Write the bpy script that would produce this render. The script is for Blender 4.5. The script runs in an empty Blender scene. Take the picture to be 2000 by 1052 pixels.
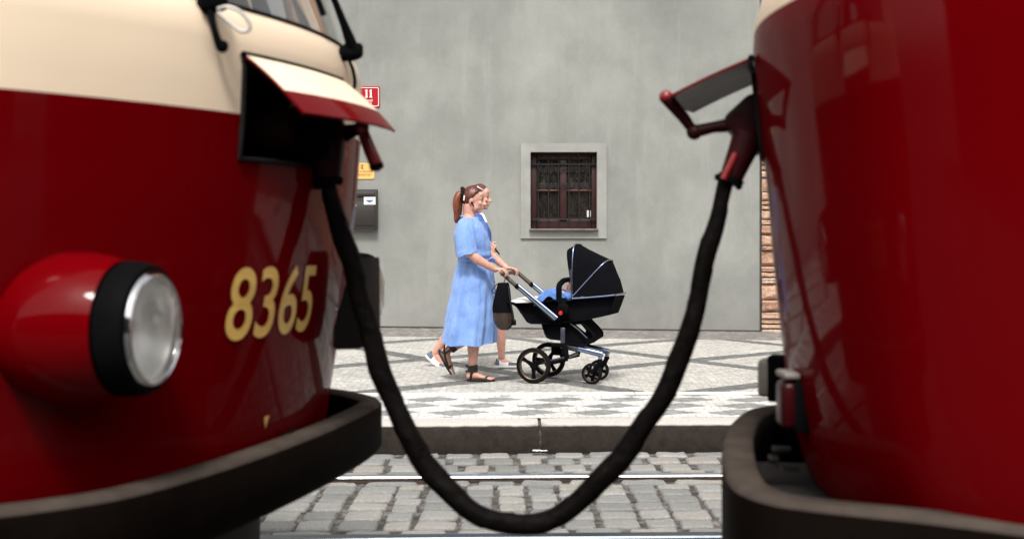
import bpy, bmesh, math, random
from mathutils import Vector, Matrix, noise
random.seed(7)
R = math.radians
sc = bpy.context.scene
COL = sc.collection
F, HZ, CAMZ = 2350.0, 470.0, 1.40          # focal length in photo pixels, horizon row, eye height (m)

def W(px, py, d):
    """a point seen at photo pixel (px,py) standing d metres in front of the camera"""
    return Vector(((px - 1000.0) * d / F, d, CAMZ + (HZ - py) * d / F))

# ------------------------------------------------------------------ materials
class NT:
    def __init__(s, name):
        s.m = bpy.data.materials.new(name); s.m.use_nodes = True
        s.t = s.m.node_tree; s.n = s.t.nodes; s.l = s.t.links
        s.b = s.n['Principled BSDF']; s.out = s.n['Material Output']
    def add(s, typ, **kw):
        n = s.n.new(typ)
        for k, v in kw.items(): setattr(n, k, v)
        return n
    def set(s, sock, v):
        if hasattr(v, 'is_output') or isinstance(v, bpy.types.NodeSocket): s.l.new(v, sock)
        else: sock.default_value = v
    def math(s, op, a, b=0.0, c=0.0):
        n = s.add('ShaderNodeMath', operation=op)
        s.set(n.inputs[0], a); s.set(n.inputs[1], b); s.set(n.inputs[2], c)
        return n.outputs[0]
    def pos(s):
        return s.add('ShaderNodeNewGeometry').outputs['Position']
    def noise(s, scale, detail=4, rough=.55, vec=None, stretch=None):
        n = s.add('ShaderNodeTexNoise'); n.inputs['Scale'].default_value = scale
        n.inputs['Detail'].default_value = detail; n.inputs['Roughness'].default_value = rough
        v = vec if vec is not None else s.pos()
        if stretch:
            mp = s.add('ShaderNodeMapping'); mp.inputs['Scale'].default_value = stretch
            s.l.new(v, mp.inputs[0]); v = mp.outputs[0]
        s.l.new(v, n.inputs['Vector']); return n.outputs['Fac']
    def ramp(s, fac, stops):
        r = s.add('ShaderNodeValToRGB'); e = r.color_ramp.elements
        while len(e) < len(stops): e.new(.5)
        for i, (p, c) in enumerate(stops):
            e[i].position = p; e[i].color = (c[0], c[1], c[2], 1) if not isinstance(c, (int, float)) else (c, c, c, 1)
        s.l.new(fac, r.inputs[0]); return r.outputs[0]
    def mix(s, fac, a, b, mode='MIX'):
        n = s.add('ShaderNodeMix', data_type='RGBA', blend_type=mode)
        s.set(n.inputs['Factor'], fac)
        s.set(n.inputs['A'], a if not isinstance(a, tuple) else (*a, 1)); s.set(n.inputs['B'], b if not isinstance(b, tuple) else (*b, 1))
        return n.outputs['Result']
    def bump(s, h, strength=.3, dist=.01, prev=None):
        n = s.add('ShaderNodeBump'); n.inputs['Strength'].default_value = strength; n.inputs['Distance'].default_value = dist
        s.l.new(h, n.inputs['Height'])
        if prev is not None: s.l.new(prev, n.inputs['Normal'])
        s.l.new(n.outputs[0], s.b.inputs['Normal']); return n.outputs[0]

def mat(name, col, rough=.5, metal=0.0, coat=0.0, var=.12, vscale=18, bump=0.0, bscale=60, spec=.5, sheen=0, stretch=None):
    t = NT(name)
    c2 = tuple(min(1, c * (1 + var)) for c in col); c1 = tuple(c * (1 - var) for c in col)
    t.l.new(t.ramp(t.noise(vscale, stretch=stretch), [(.3, c1), (.7, c2)]), t.b.inputs['Base Color'])
    t.b.inputs['Roughness'].default_value = rough; t.b.inputs['Metallic'].default_value = metal
    t.b.inputs['Coat Weight'].default_value = coat; t.b.inputs['Coat Roughness'].default_value = .04
    t.b.inputs['Specular IOR Level'].default_value = spec
    if spec <= .1: t.b.inputs['IOR'].default_value = 1.12
    if sheen: t.b.inputs['Sheen Weight'].default_value = sheen
    if bump: t.bump(t.noise(bscale, 6), bump, .004)
    return t.m

def paint(name, col, rough=.3):
    t = NT(name)
    dust = t.noise(3.0, 6, .6)
    c = t.mix(t.math('MULTIPLY', t.ramp(dust, [(.45, 0.0), (.75, .5)]), .25), col, tuple(.85 * x + .004 for x in col))
    t.l.new(c, t.b.inputs['Base Color'])
    t.l.new(t.ramp(t.noise(5.0, 6, .65), [(.3, rough * .7), (.7, rough * 1.35)]), t.b.inputs['Roughness'])
    t.b.inputs['Coat Weight'].default_value = .26; t.b.inputs['Coat Roughness'].default_value = .045
    t.b.inputs['Specular IOR Level'].default_value = .02; t.b.inputs['IOR'].default_value = 1.12
    n = t.bump(t.noise(2.6, 2, .4), .12, .03)
    t.bump(t.noise(160, 2, .5), .02, .002, n)
    t.l.new(t.b.inputs['Normal'].links[0].from_socket, t.b.inputs['Coat Normal'])
    return t.m

M = {}
M['red'] = paint('tram_red_paint', (.120, .0001, .0016))
M['cream'] = paint('tram_cream_paint', (.84, .685, .51))
M['rubberlit'] = mat('lit_bumper_top', (.055, .044, .037), .8, spec=.1, bump=.25, bscale=90, var=.3, vscale=9)  # paler copy of the bumper rubber: light from above put into the colour
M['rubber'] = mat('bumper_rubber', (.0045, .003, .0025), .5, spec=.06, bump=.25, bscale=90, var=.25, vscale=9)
M['black'] = mat('black_plastic', (.0045, .0045, .005), .5, bump=.1, spec=.08)
M['blackrough'] = mat('black_rough', (.010, .009, .009), .85, bump=.3, spec=.2)
M['chassis'] = mat('chassis_black', (.009, .008, .008), .8, bump=.3, spec=.2)
M['steel'] = mat('worn_steel', (.52, .53, .55), .28, 1.0, var=.2, vscale=30, bump=.05)
M['darksteel'] = mat('dark_steel', (.045, .037, .033), .55, .2, var=.3, bump=.2)
M['chrome'] = mat('chrome', (.75, .75, .76), .1, 1.0, var=.05)
M['redmetal'] = mat('red_lever_enamel', (.20, .006, .009), .4, coat=.15, bump=.1)
M['darkred'] = mat('dark_red_socket', (.022, .0015, .0025), .5, bump=.15, spec=.15)
M['yellow'] = mat('yellow_fleet_digits', (.80, .50, .13), .45, coat=.3, var=.1)
M['white'] = mat('white_plastic', (.72, .70, .68), .45, var=.06)
M['taillens'] = mat('tail_lens_red', (.03, .001, .002), .35, spec=.2)
M['grey'] = mat('grey_metal', (.40, .38, .36), .5, .3)
M['blueenamel'] = mat('blue_print', (.03, .11, .42), .5)
M['signred'] = mat('sign_red_enamel', (.36, .006, .014), .3, coat=.5, var=.1)
M['signwhite'] = mat('sign_white_enamel', (.80, .74, .70), .4, var=.05)
M['signyellow'] = mat('sign_yellow', (.72, .44, .13), .5, var=.08)
M['signbrown'] = mat('sign_brown_print', (.22, .07, .03), .5)
M['boxblack'] = mat('letterbox_black', (.022, .018, .016), .5, bump=.1, var=.2)
M['wood'] = mat('window_red_wood', (.026, .003, .0028), .5, bump=.25, bscale=40, var=.3, stretch=(6, 6, 1))
M['woodlight'] = mat('window_worn_bar', (.15, .07, .052), .6, var=.25)
M['iron'] = mat('wrought_iron', (.008, .0075, .0075), .6, .1)
M['sill'] = mat('zinc_sill', (.16, .14, .125), .5, .3, var=.2)
M['kerb'] = None
M['skin'] = None
M['auburn'] = mat('auburn_hair', (.095, .022, .012), .4, var=.75, vscale=55, bump=.4, bscale=120, stretch=(3, 3, .35))
M['auburnlight'] = mat('auburn_ponytail', (.17, .046, .022), .4, var=.8, vscale=60, bump=.4, bscale=120, stretch=(4, 4, .3))
M['brownhair'] = mat('dark_brown_hair', (.10, .032, .024), .45, var=.5, vscale=55, bump=.4, bscale=120)
M['leather'] = mat('black_leather', (.008, .0065, .006), .42, bump=.3, bscale=150)
M['brownleather'] = mat('brown_leather', (.03, .016, .011), .4, bump=.3, bscale=120, var=.5, vscale=12)
M['tyre'] = mat('tyre_rubber', (.010, .009, .0085), .7, bump=.3, bscale=140, spec=.1)
M['bronze'] = mat('bronze_rim', (.11, .075, .055), .4, .7)
M['alu'] = mat('brushed_aluminium', (.24, .29, .44), .25, 1.0, var=.08)
M['darkalu'] = mat('dark_anodised_tube', (.085, .095, .12), .35, .8)
M['grip'] = mat('brown_leather_grip', (.05, .03, .024), .5, bump=.3, bscale=100)
M['pramcloth'] = mat('black_pram_cloth', (.005, .005, .0065), .8, bump=.3, bscale=260, spec=.1)
M['pramlining'] = mat('pram_lining', (.02, .02, .024), .8, bump=.2)
M['whitecloth'] = mat('white_cotton', (.78, .78, .76), .8, bump=.3, bscale=40, var=.05)
M['bluecloth'] = mat('blue_knit', (.09, .20, .52), .85, bump=.5, bscale=120, var=.3, vscale=25)
M['royal'] = mat('royal_blue_cloth', (.035, .10, .36), .8, bump=.4, bscale=40, var=.45, vscale=45)
M['shoewhite'] = mat('shoe_white_leather', (.74, .73, .71), .5, var=.06)
M['shoegrey'] = mat('shoe_slate_suede', (.10, .13, .17), .8, var=.2)
M['redbutton'] = mat('red_button', (.5, .01, .01), .3)

def dress_mat():
    t = NT('light_blue_cotton')
    weave = t.noise(240, 2)
    c = t.mix(t.ramp(t.noise(9, 4), [(.3, .0), (.7, 1.0)]), (.150, .265, .58), (.20, .33, .65))
    t.l.new(c, t.b.inputs['Base Color'])
    t.b.inputs['Roughness'].default_value = .85; t.b.inputs['Specular IOR Level'].default_value = .2
    t.b.inputs['Sheen Weight'].default_value = .2
    n = t.bump(t.noise(9, 5, .62, stretch=(1, 1, .3)), .8, .045)
    t.bump(weave, .1, .002, n)
    return t.m
M['dress'] = dress_mat()

def skin_mat():
    t = NT('skin')
    c = t.mix(t.ramp(t.noise(30, 4), [(.35, 0.0), (.7, 1.0)]), (.50, .255, .19), (.58, .325, .25))
    t.l.new(c, t.b.inputs['Base Color'])
    t.b.inputs['Roughness'].default_value = .5
    t.b.inputs['Subsurface Weight'].default_value = .15
    t.b.inputs['Subsurface Radius'].default_value = (.01, .004, .002)
    t.b.inputs['Subsurface Scale'].default_value = .5
    return t.m
M['skin'] = skin_mat()
M['lips'] = mat('lips', (.46, .11, .10), .4)
M['eyedark'] = mat('eye_and_brow', (.05, .025, .02), .4)

def wall_mat():
    t = NT('grey_stucco')
    p = t.pos()
    big = t.noise(.62, 6, .62, p, (1, 1, .8)); mid = t.noise(2.6, 6, .6, p); fine = t.noise(38, 5, .7, p)
    streak = t.noise(3.0, 5, .6, p, (1.6, 1.6, .16)); trowel = t.noise(6, 4, .6, p, (1, 1, .12))
    c = t.ramp(big, [(.30, (.180, .187, .174)), (.5, (.228, .234, .218)), (.70, (.325, .331, .311))])
    c = t.mix(t.math('MULTIPLY', t.ramp(mid, [(.35, 0.0), (.70, 1.0)]), .45), c, (.295, .30, .282))
    c = t.mix(t.math('MULTIPLY', t.ramp(streak, [(.5, 0.0), (.8, 1.0)]), .20), c, (.20, .202, .19))
    c = t.mix(t.math('MULTIPLY', t.ramp(trowel, [(.55, 0.0), (.75, 1.0)]), .16), c, (.42, .42, .40))
    c = t.mix(.10, c, t.ramp(fine, [(.2, .15), (.8, .75)]), 'OVERLAY')
    # weather stains running down from the sill and scattered patches
    c = t.mix(t.math('MULTIPLY', t.ramp(t.noise(9, 6, .7, p, (1, 1, .10)), [(.56, 0.0), (.74, 1.0)]), .22), c, (.17, .172, .163))
    # rising damp and splash dirt along the foot of the wall
    z = t.add('ShaderNodeSeparateXYZ'); t.l.new(p, z.inputs[0])
    foot = t.math('SUBTRACT', 1.0, t.math('DIVIDE', t.math('SUBTRACT', z.outputs[2], .2), t.math('ADD', .25, t.math('MULTIPLY', streak, 1.3))))
    foot = t.add('ShaderNodeClamp').outputs[0] if False else t.math('MAXIMUM', t.math('MINIMUM', foot, 1.0), 0.0)
    c = t.mix(t.math('MULTIPLY', foot, .3), c, (.16, .156, .145))
    t.l.new(c, t.b.inputs['Base Color']); t.b.inputs['Roughness'].default_value = .9
    t.b.inputs['Specular IOR Level'].default_value = .2
    n = t.bump(mid, .25, .02); n = t.bump(trowel, .2, .008, n); t.bump(fine, .35, .004, n)
    return t.m
M['wall'] = wall_mat()
M['surround'] = mat('window_surround_plaster', (.275, .278, .260), .9, bump=.3, bscale=45, var=.12, vscale=4)

def pavement_mat():
    t = NT('mosaic_pavement')
    p = t.pos()
    jit = t.add('ShaderNodeTexVoronoi', feature='F1', voronoi_dimensions='2D'); jit.inputs['Scale'].default_value = 17
    jit.inputs['Randomness'].default_value = .7
    t.l.new(p, jit.inputs['Vector'])
    edge = t.add('ShaderNodeTexVoronoi', feature='DISTANCE_TO_EDGE', voronoi_dimensions='2D'); edge.inputs['Scale'].default_value = 17
    edge.inputs['Randomness'].default_value = .7; t.l.new(p, edge.inputs['Vector'])
    sp = t.add('ShaderNodeSeparateXYZ'); t.l.new(jit.outputs['Position'], sp.inputs[0])
    sp2 = t.add('ShaderNodeSeparateXYZ'); t.l.new(p, sp2.inputs[0])
    # Position of the cell, unscaled
    X, Y = (t.math('ADD', t.math('MULTIPLY', sp.outputs[i], .3), t.math('MULTIPLY', sp2.outputs[i], .7)) for i in (0, 1))
    def band(expr, base, pitch, half):
        f = t.math('FLOORED_MODULO', t.math('DIVIDE', t.math('SUBTRACT', expr, base), pitch), 1.0)
        dd = t.math('MULTIPLY', t.math('SUBTRACT', .5, t.math('ABSOLUTE', t.math('SUBTRACT', f, .5))), pitch)
        return t.math('LESS_THAN', dd, half)
    b1 = band(t.math('SUBTRACT', Y, t.math('MULTIPLY', X, .8)), 10.5, 2.1, .15)
    b2 = band(t.math('ADD', Y, t.math('MULTIPLY', X, 1.3)), 10.8, 3.4, .19)
    bands = t.math('MAXIMUM', b1, b2)
    # diamond strip by the kerb
    v = t.math('DIVIDE', t.math('SUBTRACT', Y, 9.17), .32)
    u = t.math('DIVIDE', t.math('ADD', t.math('SUBTRACT', X, t.math('MULTIPLY', t.math('SUBTRACT', Y, 9.17), .39)), .125), .49)
    def cen(q): return t.math('ABSOLUTE', t.math('SUBTRACT', t.math('FLOORED_MODULO', t.math('ADD', q, .5), 1.0), .5))
    dia = t.math('LESS_THAN', t.math('ADD', cen(u), cen(v)), .46)
    Yk = t.math('SUBTRACT', Y, t.math('MULTIPLY', X, .03))
    near = t.math('LESS_THAN', Yk, 9.40)
    dia = t.math('MULTIPLY', dia, t.math('GREATER_THAN', Yk, 8.33))
    far = t.math('GREATER_THAN', Y, 14.25)
    stone = t.math('FLOORED_MODULO', t.math('MULTIPLY', t.add('ShaderNodeSeparateColor').outputs[0], 1.0), 1.0)
    sc_ = t.n[-1] if False else None
    rnd = t.add('ShaderNodeSeparateColor'); t.l.new(jit.outputs['Color'], rnd.inputs[0])
    r1 = rnd.outputs[0]
    light = t.ramp(r1, [(0, (.36, .35, .325)), (.5, (.44, .43, .40)), (1, (.52, .505, .475))])
    dark = t.ramp(r1, [(0, (.085, .09, .089)), (1, (.16, .165, .161))])
    lightn = t.ramp(r1, [(0, (.54, .535, .51)), (1, (.66, .655, .63))])
    darkn = t.ramp(r1, [(0, (.19, .195, .19)), (1, (.29, .295, .285))])
    farc = t.ramp(r1, [(0, (.13, .122, .115)), (.6, (.20, .188, .175)), (1, (.29, .265, .25))])
    c = t.mix(bands, light, dark)
    c = t.mix(far, c, farc)
    c = t.mix(near, c, t.mix(dia, lightn, darkn))
    c = t.mix(t.math('MULTIPLY', t.ramp(t.noise(1.6, 6, .65), [(.42, 0.0), (.72, 1.0)]), .30), c, (.27, .26, .245), 'MULTIPLY')
    c = t.mix(.16, c, t.ramp(t.noise(45, 4), [(.3, .2), (.7, .8)]), 'OVERLAY')
    ed = t.ramp(edge.outputs['Distance'], [(.02, 1.0), (.11, 0.0)])
    c = t.mix(t.math('MULTIPLY', ed, .55), c, (.20, .19, .175))
    t.l.new(c, t.b.inputs['Base Color']); t.b.inputs['Roughness'].default_value = .8
    t.b.inputs['Specular IOR Level'].default_value = .3
    n = t.bump(t.ramp(edge.outputs['Distance'], [(.0, 0.0), (.14, 1.0)]), .45, .012)
    t.bump(t.noise(30, 4), .3, .006, n)
    return t.m
M['pavement'] = pavement_mat()

def sett_mat():
    t = NT('granite_setts')
    at = t.add('ShaderNodeAttribute', attribute_name='tone'); tone = at.outputs['Fac']
    c = t.ramp(tone, [(0, (.165, .168, .162)), (.5, (.22, .222, .212)), (.85, (.27, .266, .248)), (1, (.255, .235, .214))])
    c = t.mix(.7, c, t.ramp(t.noise(75, 5, .7), [(.25, .2), (.75, .8)]), 'OVERLAY')
    c = t.mix(t.math('MULTIPLY', t.ramp(t.noise(7, 5, .7), [(.5, 0.0), (.75, 1.0)]), .4), c, (.20, .19, .175))
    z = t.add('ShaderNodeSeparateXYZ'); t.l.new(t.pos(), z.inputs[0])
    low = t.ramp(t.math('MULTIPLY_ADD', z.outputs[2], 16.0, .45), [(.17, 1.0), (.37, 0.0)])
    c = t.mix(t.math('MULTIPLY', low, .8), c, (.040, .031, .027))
    t.l.new(c, t.b.inputs['Base Color']); t.b.inputs['Roughness'].default_value = .62
    n = t.bump(t.noise(22, 5, .6), .45, .012); t.bump(t.noise(120, 4, .7), .4, .003, n)
    return t.m
M['sett'] = sett_mat()

def grout_mat():
    t = NT('joint_sand')
    c = t.ramp(t.noise(16, 6, .7), [(.38, (.022, .017, .014)), (.52, (.075, .068, .06)), (.66, (.20, .195, .185))])
    t.l.new(c, t.b.inputs['Base Color']); t.b.inputs['Roughness'].default_value = .9
    t.bump(t.noise(60, 6, .7), .7, .01)
    return t.m
M['grout'] = grout_mat()
M['asphalt'] = mat('asphalt', (.032, .031, .03), .9, bump=.5, bscale=220, var=.3, vscale=3)

def kerb_mat():
    t = NT('kerb_granite')
    c = t.ramp(t.noise(130, 4, .7), [(.3, (.30, .285, .265)), (.55, (.47, .45, .42)), (.75, (.60, .58, .55))])
    z = t.add('ShaderNodeSeparateXYZ'); t.l.new(t.add('ShaderNodeNewGeometry').outputs['Normal'], z.inputs[0])
    t.b.inputs['Roughness'].default_value = .8
    zz = t.add('ShaderNodeSeparateXYZ'); t.l.new(t.pos(), zz.inputs[0])
    # road grime darkened with painted shade on the upright face, up to just under the worn arris
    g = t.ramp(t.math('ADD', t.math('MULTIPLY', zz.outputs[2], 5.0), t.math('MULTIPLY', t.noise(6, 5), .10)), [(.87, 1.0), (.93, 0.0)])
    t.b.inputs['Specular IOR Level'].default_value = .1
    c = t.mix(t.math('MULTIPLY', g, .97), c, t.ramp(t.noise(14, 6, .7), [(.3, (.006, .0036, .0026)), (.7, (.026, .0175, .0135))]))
    t.l.new(c, t.b.inputs['Base Color'])
    n = t.bump(t.noise(24, 5), .35, .012); t.bump(t.noise(150, 4), .3, .002, n)
    return t.m
M['kerb'] = kerb_mat()
M['palestone'] = mat('pale_granite_strip', (.62, .58, .53), .75, bump=.3, bscale=70, var=.12, vscale=30)
M['rockbrick'] = None
def brick_mat():
    t = NT('rough_sandstone_blocks')
    at = t.add('ShaderNodeAttribute', attribute_name='tone'); tone = at.outputs['Fac']
    c = t.ramp(tone, [(0, (.36, .20, .135)), (.4, (.50, .31, .215)), (.75, (.58, .40, .29)), (1, (.44, .33, .26))])
    c = t.mix(.6, c, t.ramp(t.noise(26, 6, .75), [(.25, .15), (.75, .85)]), 'OVERLAY')
    t.l.new(c, t.b.inputs['Base Color']); t.b.inputs['Roughness'].default_value = .9
    n = t.bump(t.noise(30, 6, .7), .9, .03); t.bump(t.noise(5, 4, .7), .5, .05, n)
    return t.m
M['rockbrick'] = brick_mat()
M['mortar'] = mat('dark_mortar', (.05, .042, .038), .95, bump=.5)
M['roofdark'] = mat('roof_tiles', (.20, .07, .045), .8, bump=.3)

def cable_mat():
    t = NT('black_wrapped_cable')
    c = t.ramp(t.noise(45, 5, .7), [(.3, (.0018, .0016, .0015)), (.75, (.007, .0055, .005))])
    t.l.new(c, t.b.inputs['Base Color']); t.b.inputs['Roughness'].default_value = .55
    t.b.inputs['Specular IOR Level'].default_value = .2; t.b.inputs['IOR'].default_value = 1.2
    n = t.bump(t.noise(30, 5, .6), .5, .012)
    t.bump(t.noise(260, 2), .25, .002, n)
    return t.m
M['cable'] = cable_mat()

def glass_mat(name, tint=(.9, .95, .95), rough=.02, amount=1.0):
    t = NT(name)
    tr = t.add('ShaderNodeBsdfTransparent'); tr.inputs[0].default_value = (*tint, 1)
    gl = t.add('ShaderNodeBsdfGlossy'); gl.inputs['Roughness'].default_value = rough; gl.inputs[0].default_value = (1, 1, 1, 1)
    fr = t.add('ShaderNodeFresnel'); fr.inputs['IOR'].default_value = 1.5
    mx = t.add('ShaderNodeMixShader')
    f = t.math('MINIMUM', t.math('MULTIPLY_ADD', fr.outputs[0], 1.5 * amount, .03), 1.0)
    t.l.new(f, mx.inputs[0]); t.l.new(tr.outputs[0], mx.inputs[1]); t.l.new(gl.outputs[0], mx.inputs[2])
    t.l.new(mx.outputs[0], t.out.inputs['Surface'])
    t.n.remove(t.b)
    return t.m
M['windscreen'] = glass_mat('windscreen_glass')
M['lens'] = glass_mat('headlight_glass', (.97, .98, .97), .04, .5)

def pane_mat():
    t = NT('old_patterned_pane')
    p = t.pos()
    c = t.ramp(t.noise(16, 6, .8, p, (1, 1, .5)), [(.40, (.006, .0055, .005)), (.54, (.035, .03, .026)), (.70, (.16, .145, .13))])
    z = t.add('ShaderNodeSeparateXYZ'); t.l.new(p, z.inputs[0])
    # net curtain and reflections put into the colour, paler in the upper lights
    up = t.ramp(t.math('SUBTRACT', z.outputs[2], 1.55), [(.50, 0.0), (.56, 1.0)])
    c = t.mix(t.math('MULTIPLY_ADD', up, .55, .25), (.012, .010, .009), c)
    t.l.new(c, t.b.inputs['Base Color']); t.b.inputs['Roughness'].default_value = .12
    t.bump(t.noise(22, 4), .2, .01)
    return t.m
M['pane'] = pane_mat()
M['curtain'] = mat('old_curtain', (.20, .165, .135), .9, var=.3, vscale=14, stretch=(3, 3, .2))

# ------------------------------------------------------------------ object helpers
def root_loc(p):
    while p.parent: p = p.parent
    return p.location if p.type == 'EMPTY' or True else Vector()

def thing(name, label, cat, loc=(0, 0, 0), group=None):
    o = bpy.data.objects.new(name, None); COL.objects.link(o)
    o.location = loc; o.empty_display_size = .1
    o['label'] = label; o['category'] = cat
    if group: o['group'] = group
    return o

def obj(name, me, parent=None, base=None, label=None, cat=None, group=None, kind=None):
    """link a mesh whose vertices are in world space; a parent's root origin (or base) becomes the local origin"""
    o = bpy.data.objects.new(name, me)
    if parent is not None:
        off = root_loc(parent)
        me.transform(Matrix.Translation(-Vector(off)))
        o.parent = parent
        if parent.parent is None and parent.type == 'MESH': pass
    elif base is not None:
        me.transform(Matrix.Translation(-Vector(base))); o.location = base
    COL.objects.link(o)
    if label: o['label'] = label
    if cat: o['category'] = cat
    if group: o['group'] = group
    if kind: o['kind'] = kind
    return o

class MB:
    """collects shapes with materials; .mesh() gives one datablock"""
    def __init__(s): s.v = []; s.f = []; s.m = []; s.mats = []
    def mi(s, m):
        if m not in s.mats: s.mats.append(m)
        return s.mats.index(m)
    def add(s, verts, faces, m):
        o = len(s.v); k = s.mi(m)
        s.v += [tuple(v) for v in verts]
        for f in faces: s.f.append(tuple(i + o for i in f)); s.m.append(k)
    def grid(s, rows, m, close_u=False, close_v=False, capa=False, capb=False, flip=False):
        nr, nc = len(rows), len(rows[0]); fs = []
        for i in range(nr if close_v else nr - 1):
            for j in range(nc if close_u else nc - 1):
                a = i * nc + j; b = i * nc + (j + 1) % nc; c = ((i + 1) % nr) * nc + (j + 1) % nc; d = ((i + 1) % nr) * nc + j
                fs.append((a, d, c, b) if flip else (a, b, c, d))
        if capa: fs.append(tuple(range(nc)) if flip else tuple(range(nc))[::-1])
        if capb: fs.append(tuple(range((nr - 1) * nc, nr * nc))[::-1] if flip else tuple(range((nr - 1) * nc, nr * nc)))
        s.add([p for r in rows for p in r], fs, m)
    def tube(s, pts, rad, m, n=12, ref=None, caps=True, round_ends=False, twist=None):
        pts = [Vector(p) for p in pts]
        if not isinstance(rad, (list, tuple)): rad = [rad] * len(pts)
        rad = [(r, r) if not isinstance(r, (list, tuple)) else r for r in rad]
        if round_ends:
            t0 = (pts[0] - pts[1]).normalized(); t1 = (pts[-1] - pts[-2]).normalized()
            A = [(pts[0] + t0 * rad[0][0] * math.sin(a), (rad[0][0] * math.cos(a), rad[0][1] * math.cos(a))) for a in (R(88), R(65), R(35))]
            B = [(pts[-1] + t1 * rad[-1][0] * math.sin(a), (rad[-1][0] * math.cos(a), rad[-1][1] * math.cos(a))) for a in (R(35), R(65), R(88))]
            pts = [a[0] for a in A] + pts + [b[0] for b in B]; rad = [a[1] for a in A] + rad + [b[1] for b in B]
        rows = []; prev = None
        for i, p in enumerate(pts):
            t = (pts[min(i + 1, len(pts) - 1)] - pts[max(i - 1, 0)])
            if t.length < 1e-9: t = Vector((0, 0, 1))
            t.normalize()
            if prev is None:
                r = Vector(ref) if ref is not None else (Vector((0, 1, 0)) if abs(t.y) < .9 else Vector((0, 0, 1)))
            else: r = prev
            if ref is not None and abs(t.dot(Vector(ref))) < .98: r = Vector(ref)
            a = (r - t * r.dot(t)).normalized(); b = t.cross(a); prev = a
            row = []
            for k in range(n):
                th = 2 * math.pi * k / n
                row.append(p + a * (rad[i][0] * math.cos(th)) + b * (rad[i][1] * math.sin(th)))
            rows.append(row)
        s.grid(rows, m, close_u=True, capa=caps, capb=caps)
    def box(s, c, size, m, ax=None, bevel=0.0):
        """ax: three unit vectors; size: full lengths along them"""
        ax = ax or (Vector((1, 0, 0)), Vector((0, 1, 0)), Vector((0, 0, 1)))
        bm = bmesh.new(); bmesh.ops.create_cube(bm, size=1)
        for v in bm.verts: v.co = Vector((v.co.x * size[0], v.co.y * size[1], v.co.z * size[2]))
        if bevel: bmesh.ops.bevel(bm, geom=bm.edges[:], offset=bevel, segments=2, affect='EDGES', profile=.5)
        bm.verts.index_update()
        c = Vector(c)
        vs = [c + ax[0] * v.co.x + ax[1] * v.co.y + ax[2] * v.co.z for v in bm.verts]
        s.add(vs, [[v.index for v in f.verts] for f in bm.faces], m); bm.free()
    def prism(s, poly, off, m, bevel=0.0):
        """poly: list of 3D points (planar), extruded by vector off"""
        n = len(poly); off = Vector(off)
        bm = bmesh.new()
        a = [bm.verts.new(Vector(p)) for p in poly]; b = [bm.verts.new(Vector(p) + off) for p in poly]
        bm.faces.new(a[::-1]); bm.faces.new(b)
        for i in range(n): bm.faces.new((a[i], a[(i + 1) % n], b[(i + 1) % n], b[i]))
        bmesh.ops.recalc_face_normals(bm, faces=bm.faces[:])
        if bevel: bmesh.ops.bevel(bm, geom=bm.edges[:], offset=bevel, segments=2, affect='EDGES', profile=.5)
        bm.verts.index_update()
        s.add([v.co.copy() for v in bm.verts], [[v.index for v in f.verts] for f in bm.faces], m); bm.free()
    def ball(s, c, rad, m, ax=None, n=16, h=10):
        ax = ax or (Vector((1, 0, 0)), Vector((0, 1, 0)), Vector((0, 0, 1)))
        if not isinstance(rad, (list, tuple)): rad = (rad,) * 3
        c = Vector(c); rows = []
        for i in range(h + 1):
            ph = -math.pi / 2 + math.pi * min(max(i / h, .002), .998)
            rows.append([c + ax[0] * (rad[0] * math.cos(ph) * math.cos(2 * math.pi * k / n)) + ax[1] * (rad[1] * math.cos(ph) * math.sin(2 * math.pi * k / n)) + ax[2] * (rad[2] * math.sin(ph)) for k in range(n)])
        s.grid(rows, m, close_u=True, capa=True, capb=True)
    def lathe(s, c, axis, prof, m, n=40, capa=False, capb=False, up=(0, 0, 1)):
        """prof: (along axis, radius)"""
        axis = Vector(axis).normalized(); a = (Vector(up) - axis * Vector(up).dot(axis)).normalized(); b = axis.cross(a); c = Vector(c)
        rows = [[c + axis * h + a * (r * math.cos(2 * math.pi * k / n)) + b * (r * math.sin(2 * math.pi * k / n)) for k in range(n)] for h, r in prof]
        s.grid(rows, m, close_u=True, capa=capa, capb=capb)
    def mesh(s, name, smooth=38, tone=None):
        me = bpy.data.meshes.new(name)
        me.from_pydata(s.v, [], s.f)
        for m in s.mats: me.materials.append(m)
        me.polygons.foreach_set('material_index', s.m)
        if tone is not None:
            at = me.attributes.new('tone', 'FLOAT', 'FACE'); at.data.foreach_set('value', tone)
        bm = bmesh.new(); bm.from_mesh(me); bmesh.ops.recalc_face_normals(bm, faces=bm.faces[:]) if not getattr(s, 'keep', False) else None
        bm.to_mesh(me); bm.free()
        me.update()
        if smooth:
            me.shade_smooth(); me.set_sharp_from_angle(angle=R(smooth))
        return me

def remesh(mb, voxel, smooth_it=6, name='body'):
    me = mb.mesh(name, 0)
    o = bpy.data.objects.new('tmp', me); COL.objects.link(o)
    md = o.modifiers.new('r', 'REMESH'); md.mode = 'VOXEL'; md.voxel_size = voxel
    sm = o.modifiers.new('s', 'SMOOTH'); sm.iterations = smooth_it; sm.factor = .5
    dg = bpy.context.evaluated_depsgraph_get()
    out = bpy.data.meshes.new_from_object(o.evaluated_get(dg))
    bpy.data.objects.remove(o); bpy.data.meshes.remove(me)
    out.name = name; out.materials.clear()
    out.shade_smooth()
    return out

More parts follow.
